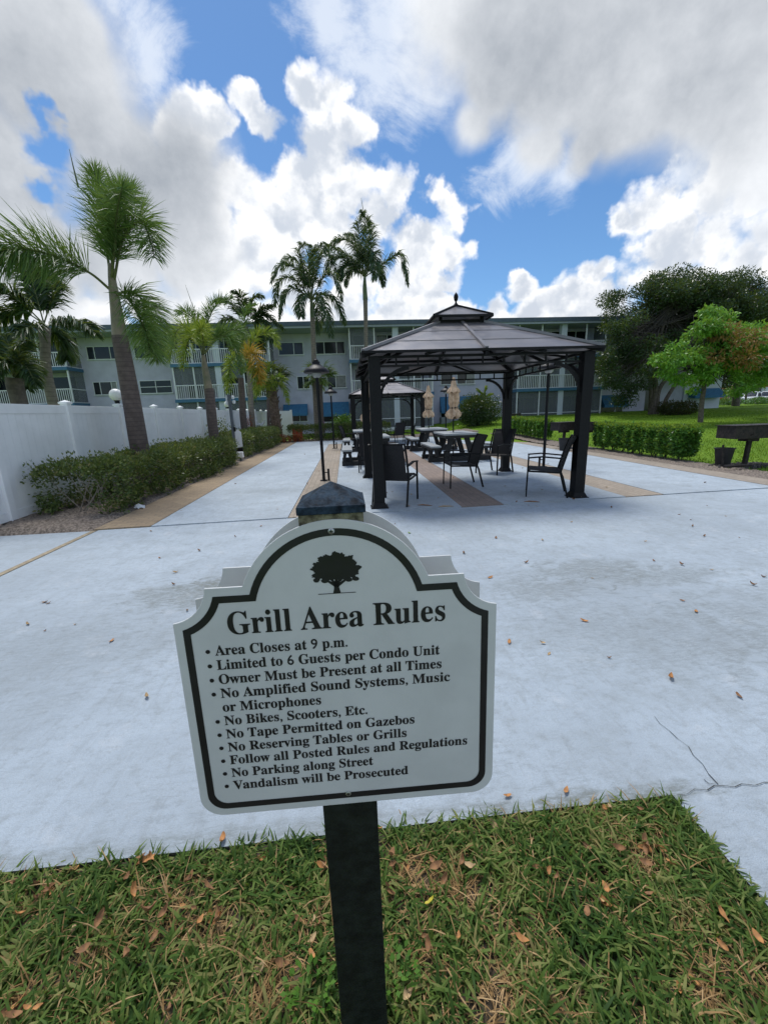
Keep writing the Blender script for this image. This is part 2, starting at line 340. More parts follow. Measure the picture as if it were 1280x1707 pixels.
gx, gy = np.meshgrid(xs, ys); V = np.stack([gx, gy, zt(gx, gy)], -1).reshape(-1, 3)
nx = len(xs); ii = (np.arange(len(ys) - 1)[:, None] * nx + np.arange(nx - 1)[None]).ravel()
struct(npmesh('ground', V, np.stack([ii, ii + 1, ii + nx + 1, ii + nx], 1), m_lawn))

def sheet(name, x0, x1, y0, y1, z, material, sub=1, depth=.12):
    mb = MB(); mb.box(x0, x1, y0, y1, z - depth, z); return struct(mb.build(name, material))
def JF(x): return 5.955 + .034 * x
JY = 5.96                                            # the joint between the lower and the upper slab
GX, GY = 1.158, 1.172                                # corner of the grass strip in front
lower = MB()
outl = [(-3.49, GY), (GX, GY), (GX, -4), (9.8, -4), (9.8, 5.6), (7.4, JF(7.4) - .1), (7.1, JF(7.1) - .006), (-3.49, JF(-3.49) - .006)]
lower.prism(outl, lambda u, v, k: (u, v, -.10 + .10 * k)); lo_ = struct(lower.build('lower_patio', m_slab)); lo_.data.materials.append(m_mossy)
for p_ in lo_.data.polygons:
    if abs(p_.normal.z) < .5: p_.material_index = 1          # the raw, dirty edge of the slab
crk = MB()                                           # the cracks run out from the grass corner
def crack(pts, w0):
    pts = [Vector(p) for p in pts]; out = []
    for a, b in zip(pts, pts[1:]):
        n = max(2, int((b - a).length / .035)); nrm = Vector((-(b - a).y, (b - a).x, 0)).normalized()
        for i in range(n): out.append(a.lerp(b, i / n) + nrm * random.uniform(-.012, .012))
    out.append(pts[-1])
    for a, b in zip(out, out[1:]):
        nrm = Vector((-(b - a).y, (b - a).x, 0)).normalized() * w0 * random.uniform(.4, 1.3)
        crk.add([a - nrm, b - nrm, b + nrm, a + nrm], [(0, 1, 2, 3)])
def gp(px, py): g = G(px, py); return (g.x, g.y, .0045)
crack([gp(1125, 1325), gp(1190, 1311), gp(1235, 1308), gp(1290, 1303), gp(1600, 1270)], .0017)
crack([gp(1200, 1309), gp(1170, 1275), gp(1130, 1232), gp(1090, 1195)], .0016)
crack([gp(1190, 1311), gp(1172, 1300)], .002)
struct(crk.build('pavement_crack', m_dark))
# upper slabs and strips of pavers
UZ = .012; YE = 20.9
def slab(name, x0, x1, z, material, y1=None, gap=.006, near=None):
    y1 = y1 or YE; mb = MB(); mb.prism([(x0, (near if near is not None else JF(x0) + gap)), (x1, (near if near is not None else JF(x1) + gap)), (x1, y1), (x0, y1)], lambda u, v, k: (u, v, z - .12 + .12 * k)); return struct(mb.build(name, material))
for x0, x1 in ((-2.80, -.92), (-.265, 1.685), (2.36, 4.39), (5.06, 7.13)):
    slab('upper_patio', x0, x1, UZ, m_slab2)
sheet('patio_end', -2.80, 7.13, YE + .012, 23.7, UZ, m_slab2)
slab('paver_strip', -.912, -.273, UZ - .003, m_brick)
slab('paver_strip', 1.693, 2.352, UZ - .003, m_brick_red)
slab('paver_strip', 4.398, 5.052, UZ - .003, m_brick)
slab('paver_edging', -3.55, -2.808, UZ + .004, m_brick_edge, 23.6)
sheet('paver_edging', 7.14, 7.66, 5.7, 23.6, UZ + .004, m_brick)
slab('dirt_joint', -2.82, 7.15, -.004, m_dark, 21.0, -.05)
sheet('expansion_strip', -3.568, -3.498, -3, 5.80, .004, m_wood_joint, depth=.1)
sheet('side_slab', -6.5, -3.576, -3, 5.80, .0, m_slab)
sheet('fence_footing', -5.42, -4.78, 5.86, 7.4, .03, m_slab2)
mul = MB()
gxs, gys = np.linspace(-5.6, -3.56, 30), np.linspace(5.81, 24, 220)
a, b = np.meshgrid(gxs, gys); zz = -.01 + .05 * RNG.random(a.shape) + .05 * np.sin(np.clip((a + 5.6) / 2.04, 0, 1) * math.pi)
zz[:, -1] = -.02; zz[0] = -.02
k = (np.arange(219)[:, None] * 30 + np.arange(29)[None]).ravel()
struct(npmesh('mulch_bed', np.stack([a, b, zz], -1).reshape(-1, 3), np.stack([k, k + 1, k + 31, k + 30], 1), m_mulch))
gxs, gys = np.linspace(7.67, 8.85, 24), np.linspace(5.8, 22, 150)
a, b = np.meshgrid(gxs, gys); zz = zt(a, b) + .03 + .035 * RNG.random(a.shape); edge = sstep(a, 8.85, 8.5); zz = zz - .06 * (1 - edge)
k = (np.arange(149)[:, None] * 24 + np.arange(23)[None]).ravel()
struct(npmesh('grill_bed', np.stack([a, b, zz], -1).reshape(-1, 3), np.stack([k, k + 1, k + 25, k + 24], 1), m_mulch))
gxs, gys = np.linspace(-3.55, 7.66, 60), np.linspace(23.72, 26.3, 20)
a, b = np.meshgrid(gxs, gys); zz = zt(a, b) + .02 + .05 * RNG.random(a.shape)
k = (np.arange(19)[:, None] * 60 + np.arange(59)[None]).ravel()
struct(npmesh('hedge_bed', np.stack([a, b, zz], -1).reshape(-1, 3), np.stack([k, k + 1, k + 61, k + 60], 1), m_mulch))
# soil under the near grass
gxs, gys = np.linspace(-4.2, GX - .012, 90), np.linspace(-2.2, GY - .012, 60)
a, b = np.meshgrid(gxs, gys); zz = -.030 + .018 * RNG.random(a.shape) + .016 * np.clip(1 - np.minimum(GY - b, GX - a) / .06, 0, 1)
k = (np.arange(59)[:, None] * 90 + np.arange(89)[None]).ravel()
struct(npmesh('grass_soil', np.stack([a, b, zz], -1).reshape(-1, 3), np.stack([k, k + 1, k + 91, k + 90], 1), m_soil))

# ---------------------------------------------------------------- the near grass
PATCH = [(*G(px, py)[:2], r) for px, py, r in ((290, 1500, .10), (330, 1545, .08), (560, 1425, .07), (690, 1455, .10), (760, 1480, .08), (880, 1540, .08), (1215, 1610, .11), (1180, 1650, .07), (450, 1630, .10), (860, 1650, .09), (170, 1590, .07), (1080, 1430, .06), (250, 1425, .05), (1000, 1500, .05), (90, 1480, .04), (700, 1600, .07), (40, 1660, .08), (520, 1540, .06))]
def patch(x, y):                                     # thin, thatchy places in the turf
    p = np.zeros_like(x)
    for a, b, r in PATCH: p = np.maximum(p, np.exp(-((x - a) ** 2 + ((y - b) * 1.3) ** 2) / (r * r * .8)))
    far = (x < -1.5) | (y < .5); p = np.where(far, np.clip(np.sin(x * 5.3 + 1.2) * np.sin(y * 7.1 + x * 2.0 + .4) - .3, 0, 1), p)
    return np.clip(p * 1.15 + RNG.normal(size=len(x)) * .12, 0, 1)
def blades(n, xr, yr, hmin, hmax, wmin, wmax, flat, tuft=7, thatch=False):
    nt = n // tuft
    bx = RNG.uniform(*xr, nt); by = RNG.uniform(*yr, nt)
    pt = patch(bx, by); keep = (RNG.random(nt) < 1 - .86 * pt) if not thatch else (RNG.random(nt) < .22 + .78 * pt)
    bx, by = bx[keep], by[keep]; nt = len(bx)
    bx = np.repeat(bx, tuft) + RNG.normal(size=nt * tuft) * .010; by = np.repeat(by, tuft) + RNG.normal(size=nt * tuft) * .010
    n = nt * tuft; az = RNG.uniform(0, 2 * math.pi, n); el = np.clip(RNG.normal(flat, .35, n), .05, 1.45)
    L = RNG.uniform(hmin, hmax, n) * (.6 + .8 * RNG.random(n)); wd = RNG.uniform(wmin, wmax, n); L = L * np.clip(.80 + np.minimum(GY - by, GX - bx) / .10 * .2, .80, 1)
    hd = np.stack([np.cos(az), np.sin(az), np.zeros(n)], 1); sd_ = np.stack([-np.sin(az), np.cos(az), np.zeros(n)], 1)
    pos = np.stack([bx, by, np.full(n, -.016)], 1); cur = pos.copy(); Vs = []; e = el.copy(); drop = RNG.uniform(.1, .6, n)
    tw = RNG.normal(size=n) * .5
    for i, f in enumerate((.75, 1.0, .72, .06)):
        s_ = sd_ + np.array([0, 0, 1.0]) * (tw * (i / 3))[:, None]; hw = (wd * f / 2)[:, None] * s_
        Vs += [cur - hw, cur + hw]
        cur = cur + (hd * np.cos(e)[:, None] + np.array([0, 0, 1.0]) * np.sin(e)[:, None]) * (L / 3)[:, None]; e = e - drop
    V = np.stack(Vs, 1); V[:, :, 2] = np.maximum(V[:, :, 2], -.02)
    q = np.array([[0, 1, 3, 2], [2, 3, 5, 4], [4, 5, 7, 6]]); Q = (np.arange(n)[:, None, None] * 8 + q[None]).reshape(-1, 4)
    V = V.reshape(-1, 3); return V, Q
m_grass = leafmat('broad grass', [(.015, .038, .012), (.036, .082, .018), (.066, .128, .026), (.125, .195, .042), (.25, .26, .09), (.30, .22, .10)], .30, .6, 4.0, .15)
m_straw = leafmat('dead grass', [(0.1748, 0.1037, 0.0443), (0.3496, 0.2169, 0.0966), (0.5462, 0.3772, 0.2012)], .12, .8, 6.0, .1)
V, Q = blades(34000, (-1.75, GX - .015), (.30, GY - .014), .028, .078, .0042, .0100, .66)
V2, Q2 = blades(5000, (-4.2, -1.75), (-.3, GY - .014), .035, .078, .0035, .0070, .75)
V3, Q3 = blades(3500, (-2.0, GX - .02), (-1.2, .30), .035, .078, .0035, .0070, .75)
ea, ea2 = blades(2600, (-1.9, GX - .015), (GY - .045, GY - .004), .035, .08, .0036, .0075, .6), blades(1500, (GX - .045, GX - .014), (.3, GY - .004), .035, .08, .0036, .0075, .6)
Vs_, Qs_ = [], []; off = 0
for v_, q_ in ((V, Q), (V2, Q2), (V3, Q3), ea, ea2): Vs_.append(v_); Qs_.append(q_ + off); off += len(v_)
V, Q = np.concatenate(Vs_), np.concatenate(Qs_)
tag(npmesh('grass', V, Q, m_grass), kind='stuff')
V, Q = blades(36000, (-1.75, GX - .03), (.30, GY - .005), .03, .10, .0014, .0042, .26, 5, True)
tag(npmesh('dead_grass', V, Q, m_straw), kind='stuff')
# mown lawn: short blades where the lawn is near enough to show them
def tufts(n, xr, yr, h, wd):
    x = RNG.uniform(*xr, n); y = yr[0] + (yr[1] - yr[0]) * RNG.random(n) ** 1.5; z = zt(x, y)
    az = RNG.uniform(0, 2 * math.pi, n); p = np.stack([x, y, z], 1); s_ = np.stack([np.cos(az), np.sin(az), np.zeros(n)], 1) * wd / 2
    tip = p + np.stack([RNG.normal(size=n) * h * .5, RNG.normal(size=n) * h * .5, h * (.5 + RNG.random(n))], 1)
    return np.stack([p - s_, p + s_, tip + s_ * .2, tip - s_ * .2], 1).reshape(-1, 3), np.arange(n * 4).reshape(n, 4)
m_lawnblade = leafmat('lawn blades', [(.07, .16, .012), (.13, .25, .018), (.19, .33, .026), (.25, .38, .05)], .3, .6, .5)
V, Q = tufts(60000, (8.3, 30), (5.0, 33), .05, .03)
V2, Q2 = tufts(12000, (-2, 9), (26.2, 34), .05, .03)
V = np.concatenate([V, V2]); Q = np.concatenate([Q, Q2 + len(V) - len(V2)])
tag(npmesh('lawn_grass', V, Q, m_lawnblade), kind='stuff')

# ---------------------------------------------------------------- fallen leaves
def leaf_mesh(name, L, Wd, curl, material, seed):
    r = random.Random(seed); mb = MB(); n = 6; rows = []
    for i in range(n + 1):
        t = i / n; wv = Wd * math.sin(math.pi * min(1, t * .93 + .05)) ** .8 * (1 - .25 * t); y = (t - .5) * L
        zc = curl * (t - .5) ** 2 * 4 * L * .35 + r.uniform(-.03, .03) * L
        rows.append([(-wv / 2, y, zc + curl * wv * .35 + r.uniform(0, .06) * L), (0, y, zc), (wv / 2, y, zc + curl * wv * .3 + r.uniform(0, .08) * L)])
    vs = [p for row in rows for p in row]; fs = []
    for i in range(n):
        for k in (0, 1): fs.append((i * 3 + k, i * 3 + k + 1, i * 3 + k + 4, i * 3 + k + 3))
    mb.add(vs, fs); st = len(mb.v); mb.add([(-.0006, -L * .5, .001), (.0006, -L * .5, .001), (.0006, -L * .72, .004), (-.0006, -L * .72, .004)], [(0, 1, 2, 3)])
    me = bpy.data.meshes.new(name); me.from_pydata(mb.v, [], mb.f); me.materials.append(material)
    me.polygons.foreach_set('use_smooth', [True] * len(me.polygons)); return me
m_leafA = mat('orange brown leaf', (.40, .185, .06), .7, var=.3, scale=40); m_leafB = mat('brown leaf', (.24, .12, .05), .75, var=.35, scale=40); m_leafC = mat('tan leaf', (.42, .29, .15), .75, var=.3, scale=40)
m_leafD = mat('yellow leaf', (.50, .42, .04), .6, var=.2, scale=40); m_leafE = mat('green fallen leaf', (.16, .27, .03), .5, var=.2, scale=40)
LM = [leaf_mesh('dry_leaf', .045, .024, c, mm, i) for i, (c, mm) in enumerate([(.9, m_leafA), (.5, m_leafA), (1.2, m_leafB), (.6, m_leafB), (.9, m_leafC), (.3, m_leafC)])]
def put_leaf(x, y, z, me, sc, label, group=None, tilt=.25, name='dry_leaf'):
    o = bpy.data.objects.new(name, me); COL.objects.link(o); o.location = (x, y, z + .003); o.scale = (sc,) * 3
    o.rotation_euler = (random.uniform(-tilt, tilt), random.uniform(-tilt, tilt), random.uniform(0, 6.28)); return tag(o, label, 'leaf', group)
for px, py, k, sc, lab in [(245, 1163, 4, .95, 'tan curled dry leaf on the concrete to the left of the sign board'),
        (1117, 1131, 0, 1.15, 'orange brown dry leaf alone on the concrete right of the rules'),
        (845, 1329, 1, .75, 'small orange dry leaf on the concrete off the lower right corner of the sign'),
        (943, 1320, 1, .8, 'upright orange leaf on the concrete edge above the grass'),
        (903, 1073, 4, .8, 'light tan leaf on the concrete level with the first rule line'),
        (1230, 1162, 3, .9, 'dark brown leaf on the concrete near the right edge above the crack'),
        (1135, 942, 2, 1.1, 'dark brown leaf resting on the mildew stain on the right of the concrete'),
        (1254, 976, 2, 1.1, 'brown leaf on the concrete at the far right beyond the mildew stain'),
        (372, 1403, 0, .95, 'orange leaf lying on the concrete edge where the grass starts left of the post')]:
    g = G(px, py); put_leaf(g.x, g.y, .003, LM[k], sc, lab, 'fallen leaves on the concrete')
o = None
g = G(682, 889); o = put_leaf(g.x, g.y, 0, leaf_mesh('green_leaf', .06, .03, .4, m_leafE, 11), 1.0, 'fresh green leaf on the concrete right behind the sign arch', 'fallen leaves on the concrete', name='green_leaf')
for i in range(105):                                 # too small and alike to tell apart
    if i < 62: px, py = random.uniform(-10, 1290), 850 + 260 * random.random() ** 1.7
    else: px, py = random.uniform(280, 1180), random.uniform(752, 850)
    g = G(px, py)
    if g.x < -3.4 or (g.x < -2.75 and g.y > 5.8) or g.x > 7.6 or g.y < 1.5: continue
    k = random.choice([2, 3, 3, 2, 4, 5, 1]); up_ = g.y > JY
    put_leaf(g.x, g.y, UZ if up_ else 0, LM[k], random.uniform(.5, 1.25) * (1.2 if up_ else 1.0),
             'small dry leaf scattered on the upper slab around the gazebo' if up_ else 'small dry brown leaf scattered on the lower slab of concrete',
             'leaves scattered around the gazebo' if up_ else 'leaves scattered on the lower slab')
for i in range(130):
    x, y = random.uniform(-1.5, GX - .04), .35 + (GY - .38) * random.random() ** .8
    if random.random() < .55: q = random.choice(PATCH); x, y = min(GX - .05, q[0] + random.gauss(0, q[2] * .7)), min(GY - .02, q[1] + random.gauss(0, q[2] * .6))
    if random.random() < .06: y = random.uniform(GY - .06, GY - .01)
    put_leaf(x, y, random.uniform(-.012, .028), LM[random.choice([0, 1, 2, 3, 2, 1, 4, 3])], random.uniform(.45, 1.0), 'dry orange brown leaf caught among the grass blades in front', 'dry leaves in the near grass', .7)
g = G(717, 1512); put_leaf(g.x, g.y, .02, leaf_mesh('yellow_leaf', .034, .014, .5, m_leafD, 12), 1.0, 'bright yellow leaf standing in the grass right of the sign post', 'dry leaves in the near grass', .7, 'yellow_leaf')
m_weed = leafmat('weed leaf', [(.06, .16, .015), (.11, .24, .03)], .3, .5, 5)
for px, py, lab in [(655, 1625, 'low bright green weed growing beside the right of the sign post'), (1000, 1650, 'low green weed in the grass at lower right'), (515, 1655, 'small green weed in the grass left of the sign post')][:1] + [(518, 1655, 'small round leaved weed in the grass left of the sign post')]:
    g = G(px, py); n = 60; az = RNG.uniform(0, 6.28, n); rr = .06 * np.sqrt(RNG.random(n))
    pos = np.stack([g.x + rr * np.cos(az), g.y + rr * np.sin(az), .0 + .035 * RNG.random(n)], 1)
    V, Q = leaves(pos, np.stack([np.cos(az), np.sin(az), .3 + .4 * RNG.random(n)], 1), .019, .013, .1, np.array([0, 0, 2.0]))
    tag(npmesh('weed', V, Q, m_weed), lab, 'weed', 'weeds in the near grass')

# ================================================================ THE SIGN
m_board = mat('sign panel', (.61, .62, .61), .42, var=.05, scale=9, spec=.4, bump=.03, bscale=200)
m_edge = mat('sign edge', (.62, .64, .62), .5, var=.05)
m_ink = mat('black vinyl', (.012, .012, .014), .4, var=.2)
m_post = mat('black painted wood', (.010, .014, .011), .62, var=.5, scale=30, bump=.5, bscale=45, spec=.3)
m_postraw = mat('weathered post end', (.12, .10, .065), .9, var=.5, scale=60, bump=.8, bscale=90, col2=(.30, .28, .18))
m_capm = mat('weathered cap', (.014, .022, .036), .72, .0, var=.6, scale=60, bump=.25, bscale=160, col2=(.035, .06, .09), spec=.12, detail=8)
m_steel = mat('screw steel', (.42, .43, .43), .35, .9)
SX, SY, SZ, YAW, TILT = -.03, .637, 1.10, -.02, .02
sign = thing('rules_sign', 'grey rules sign with an arched top and black border on a black wooden post', 'sign', (SX, SY, -.03))
_n = Vector((math.sin(YAW), -math.cos(YAW) * math.cos(TILT), math.sin(TILT))); _r = Vector((math.cos(YAW), math.sin(YAW), 0)); _u = _n.cross(_r); _u = _u if _u.z > 0 else -_u
def SB(u, v, d=0.0): return Vector((0, 0, SZ + .03)) + _r * u + _u * v + _n * d    # board coordinates, d towards the reader
def arc(cx, cy, r, a0, a1, n): return [(cx + r * math.cos(rad(a0 + (a1 - a0) * i / n)), cy + r * math.sin(rad(a0 + (a1 - a0) * i / n))) for i in range(n + 1)]
def outline(o=0.0):
    """half the board from the bottom centre to the top centre, inset by o, then mirrored"""
    W2 = .2705 - o; B = -.362 + o; cr = .040 - o * .6
    h = [(W2 - cr, B)] + arc(W2 - cr, B + cr, cr, -90, 0, 8)[1:]
    ccx, ccy, R = .2765, .0875, .0632 + o                       # concave notch
    a0 = math.degrees(math.atan2(-math.sqrt(max(0, R * R - (W2 - ccx) ** 2)), W2 - ccx))
    sh_y = .083 - o
    a1 = 180 + math.degrees(math.asin(max(-1, min(1, -(sh_y - ccy) / R))))
    h += arc(ccx, ccy, R, a0 % 360, a1, 10)
    acx, acy, R2 = 0, .024, .1635 - o                            # the arch
    x = math.sqrt(max(0, R2 * R2 - (sh_y - acy) ** 2)); aa = math.degrees(math.atan2(sh_y - acy, x))
    h += arc(acx, acy, R2, aa, 90, 16)
    return h + [(-u, v) for u, v in h[::-1][1:]]
def board(d0, d1, name, label=None, back=False):
    mb = MB(); mb.prism(outline(), lambda u, v, k: SB(u, v, d0 + (d1 - d0) * k)); o = mb.build(name, m_board, sign, bevel=.001)
    if label: o['label'] = label
    return o
pan = board(-.004, 0, 'sign_panel')
board(-.101, -.097, 'back_panel', 'plain second board of the same outline on the back of the post')
ring = MB(); A, Bo = outline(.0145), outline(.0265); n = len(A)
ring.add([SB(u, v, .0006) for u, v in A] + [SB(u, v, .0006) for u, v in Bo], [(i, (i + 1) % n, n + (i + 1) % n, n + i) for i in range(n)])
ring.build('border', m_ink, pan)
def serif(t):
    o = ''
    for ch in t:
        if 'A' <= ch <= 'Z': o += chr(0x1D400 + ord(ch) - 65)
        elif 'a' <= ch <= 'z': o += chr(0x1D41A + ord(ch) - 97)
        else: o += ch
    return o
TX = [('Grill Area Rules', -.183, .000, .181, .0585)]
for i, (s_, x1) in enumerate([('Area Closes at 9 p.m.', .012), ('Limited to 6 Guests per Condo Unit', .171), ('Owner Must be Present at all Times', .174), ('No Amplified Sound Systems, Music', .189), ('or Microphones', -.040),
        ('No Bikes, Scooters, Etc.', .040), ('No Tape Permitted on Gazebos', .124), ('No Reserving Tables or Grills', .109), ('Follow all Posted Rules and Regulations', .221), ('No Parking along Street', .046), ('Vandalism will be Prosecuted', .110)]):
    TX.append((s_, -.209, -.0365 - .0270 * i, x1, .0262))
def text_mesh(s_, size):
    cu = bpy.data.curves.new('lettering', 'FONT'); cu.body = serif(s_); cu.size = size; cu.offset = .00025
    ob = bpy.data.objects.new('lettering', cu); COL.objects.link(ob); bpy.context.view_layer.update()
    me = bpy.data.meshes.new_from_object(ob.evaluated_get(bpy.context.evaluated_depsgraph_get()))
    vs = [v.co.copy() for v in me.vertices]; fs = [tuple(p.vertices) for p in me.polygons]
    bpy.data.objects.remove(ob); bpy.data.curves.remove(cu); bpy.data.meshes.remove(me); return vs, fs
let = MB()
for i, (s_, x0, y0, x1, sz) in enumerate(TX):
    vs, fs = text_mesh(s_, sz); mx0 = min(v.x for v in vs); mx1 = max(v.x for v in vs); k = (x1 - x0) / (mx1 - mx0)
    let.add([SB(x0 + (v.x - mx0) * k, y0 + v.y, .0007) for v in vs], fs)
    if i and not s_.startswith('or '):               # bullet
        c = [SB(-.2205 + .0038 * math.cos(a), y0 + .0075 + .0038 * math.sin(a), .0007) for a in np.linspace(0, 2 * math.pi, 15)[:-1]]; let.add(c, [tuple(range(14))])
let.build('lettering', m_ink, pan)
em = MB()                                            # the tree emblem: trunk, limbs, ragged crown, ground line
rt = random.Random(5)
crown = []
for i in range(150):
    a = 2 * math.pi * i / 150; r_ = 1 + .05 * math.sin(a * 9 + 1) + .05 * math.sin(a * 17) + rt.uniform(-.05, .05)
    x, y = .0405 * math.cos(a) * r_, .105 + .031 * math.sin(a) * r_
    if y < .088: y = .088 + (y - .088) * .35 + .004 * abs(math.sin(x * 420))
    crown.append(SB(x, y, .0008))
em.add(crown, [tuple(range(150))])
def taper(a, b, w0, w1): 
    d = Vector((b[0] - a[0], b[1] - a[1])); nn = Vector((-d.y, d.x)).normalized()
    em.add([SB(a[0] - nn.x * w0, a[1] - nn.y * w0, .0009), SB(a[0] + nn.x * w0, a[1] + nn.y * w0, .0009), SB(b[0] + nn.x * w1, b[1] + nn.y * w1, .0009), SB(b[0] - nn.x * w1, b[1] - nn.y * w1, .0009)], [(0, 1, 2, 3)])
taper((0, .0615), (0, .072), .0068, .0045); taper((0, .072), (-.001, .085), .0045, .0042)
for tx, ty in ((-.026, .094), (-.014, .098), (.012, .098), (.026, .093), (0, .1)): taper((0, .075), (tx, ty), .0030, .0012)
for tx, ty in ((-.034, .088), (.034, .087), (-.02, .086), (.022, .086)):
    em.add([SB(tx + .0065 * math.cos(a) * rt.uniform(.7, 1.1), ty + .004 * math.sin(a), .0010) for a in np.linspace(0, 6.28, 12)[:-1]], [tuple(range(11))])
taper((-.033, .0618), (.033, .0618), .0006, .0006)
em.v = [tuple(Vector(q) + (Vector(SB(0, .0615)) - Vector(q)) * .06) for q in em.v]; em.build('tree_emblem', m_ink, pan)
for v in (.1685, -.338):
    sc = MB(); c0 = SB(-.003, v, .0006); q = Matrix.Translation(c0) @ _n.to_track_quat('Z', 'Y').to_matrix().to_4x4()
    prof = [(.0052, 0), (.0052, .0008), (.0040, .0016), (.0012, .0019)]; t_ = MB(); t_.lathe(prof, 16); sc.add([q @ Vector(p) for p in t_.v], t_.f); scr = sc.build('screw', m_steel, pan, True)
    sl_ = MB(); sl_.box(-.003, .003, -.0007, .0007, .0018, .0021); sl_.box(-.0007, .0007, -.003, -.00071, .0018, .0021); sl_.box(-.0007, .0007, .00071, .003, .0018, .0021); r2 = MB(); r2.add([q @ Vector(p) for p in sl_.v], sl_.f); r2.build('screw_slot', m_ink, pan)
pm = MB(); pcx, pcy = -.002, .0515
pm.box(pcx - .052, pcx + .052, pcy - .0445, pcy + .0445, -.02, 1.25); pm.build('post', m_post, sign, bevel=.002)
pm = MB(); pm.box(pcx - .0518, pcx + .0518, pcy - .0455, pcy + .0455, 1.251, 1.3265); pm.build('post_top', m_postraw, sign, bevel=.0015)
cp = MB(); hw = .0545; z0, z1, z2 = 1.327, 1.3405, 1.372
cx_ = pcx + .001
cp.box(cx_ - hw, cx_ + hw, pcy - hw + .002, pcy + hw - .002, z0, z1)
e = hw - .002
cp.add([(cx_ - e, pcy - e + .002, z1), (cx_ + e, pcy - e + .002, z1), (cx_ + e, pcy + e - .002, z1), (cx_ - e, pcy + e - .002, z1), (cx_, pcy, z2)], [(0, 1, 4), (1, 2, 4), (2, 3, 4), (3, 0, 4)])
cp.build('post_cap', m_capm, sign, bevel=.0016)
# ================================================================ FENCE
m_vinyl = mat('white vinyl', (.86, .87, .88), .45, var=.04, scale=3)
m_globe = mat('opal globe', (.82, .82, .80), .3, var=.03)
m_black = mat('black metal', (.007, .007, .009), .5, var=.3, scale=30, spec=.25)
FX = -5.1; FY0, FD, FN = 4.71, 1.80, 13
fence = thing('white_fence', 'tall white vinyl privacy fence with capped posts along the hedge', 'fence', (FX, FY0, 0))
for i in range(FN + 1):
    y = i * FD; mb = MB(); mb.box(-.063, .063, y - .063, y + .063, -.05, 1.80); po = mb.build('post', m_vinyl, fence, bevel=.006)
    mb = MB(); mb.box(-.078, .078, y - .078, y + .078, 1.801, 1.835); mb.add([(-.07, y - .07, 1.836), (.07, y - .07, 1.836), (.07, y + .07, 1.836), (-.07, y + .07, 1.836), (0, y, 1.872)], [(0, 1, 4), (1, 2, 4), (2, 3, 4), (3, 0, 4), (3, 2, 1, 0)]); mb.build('post_cap', m_vinyl, po)
    if i < FN:
        y0, y1 = y + .064, y + FD - .064; mb = MB(); nb = 11; wv = (y1 - y0) / nb
        for k in range(nb): mb.box(-.018, .018, y0 + k * wv + .002, y0 + (k + 1) * wv - .002, .20, 1.62)
        mb.box(-.012, .012, y0, y1, .19, 1.625); mb.build('panel', m_vinyl, fence)
        for z0, z1 in ((.06, .199), (1.626, 1.775)):
            mb = MB(); mb.box(-.026, .026, y0, y1, z0, z1); mb.build('rail', m_vinyl, fence, bevel=.004)
y = FN * FD                                          # the short return at the far end
mb = MB(); mb.box(.064, 1.5, y - .018, y + .018, .06, 1.775); mb.build('panel', m_vinyl, fence)
mb = MB(); mb.box(1.5, 1.63, y - .064, y + .064, -.05, 1.83); mb.build('post', m_vinyl, fence, bevel=.006)
for k, lab in ((3, 'white globe lamp on a fence post left of the tall palm trunk'), (8, 'smaller white globe lamp on the fence beside the grey utility post')):
    t = thing('globe_lamp', lab, 'lamp', (FX, FY0 + k * FD, 1.873), 0, 'globe lamps on the fence')
    mb = MB(); mb.lathe([(.045, -.03), (.05, .0), (.05, .03), (.07, .045)], 16); mb.build('base', m_black, t, True)
    mb = MB(); mb.lathe([(.135 * math.sin(a), .165 - .135 * math.cos(a)) for a in np.linspace(.35, math.pi - .01, 18)], 28); mb.build('globe', m_globe, t, True)

# ================================================================ HEDGES AND SHRUBS
m_hedge = leafmat('dull hedge leaf', [(0.0181, 0.0393, 0.0148), (0.0398, 0.0783, 0.0221), (0.0813, 0.1307, 0.0329), (0.1536, 0.1879, 0.0551), (0.271, 0.2041, 0.1101)], .22, .45, 3.0)
m_boxleaf = leafmat('box hedge leaf', [(0.0243, 0.081, 0.0189), (0.0486, 0.1485, 0.027), (0.0945, 0.2565, 0.0378), (0.2025, 0.405, 0.054)], .25, .35, 3.0)
m_newleaf = leafmat('new leaf', [(.30, .42, .03), (0.138, 0.23, 0.0172), (0.253, 0.368, 0.023), (0.368, 0.46, 0.046)], .35, .4, 3.0)
m_fic = leafmat('dark tree leaf', [(0.0091, 0.0272, 0.0121), (0.0181, 0.0484, 0.0181), (0.0363, 0.0786, 0.0272), (0.0756, 0.1285, 0.0454)], .18, .35, .7)
m_twig = mat('twig', (.085, .065, .05), .9, var=.4, scale=20); m_twig2 = mat('pale twig', (.24, .21, .18), .9, var=.3, scale=20)
m_red = leafmat('red leaf', [(.20, .03, .02), (.40, .07, .04), (.10, .06, .02)], .25, .5, 5.0)
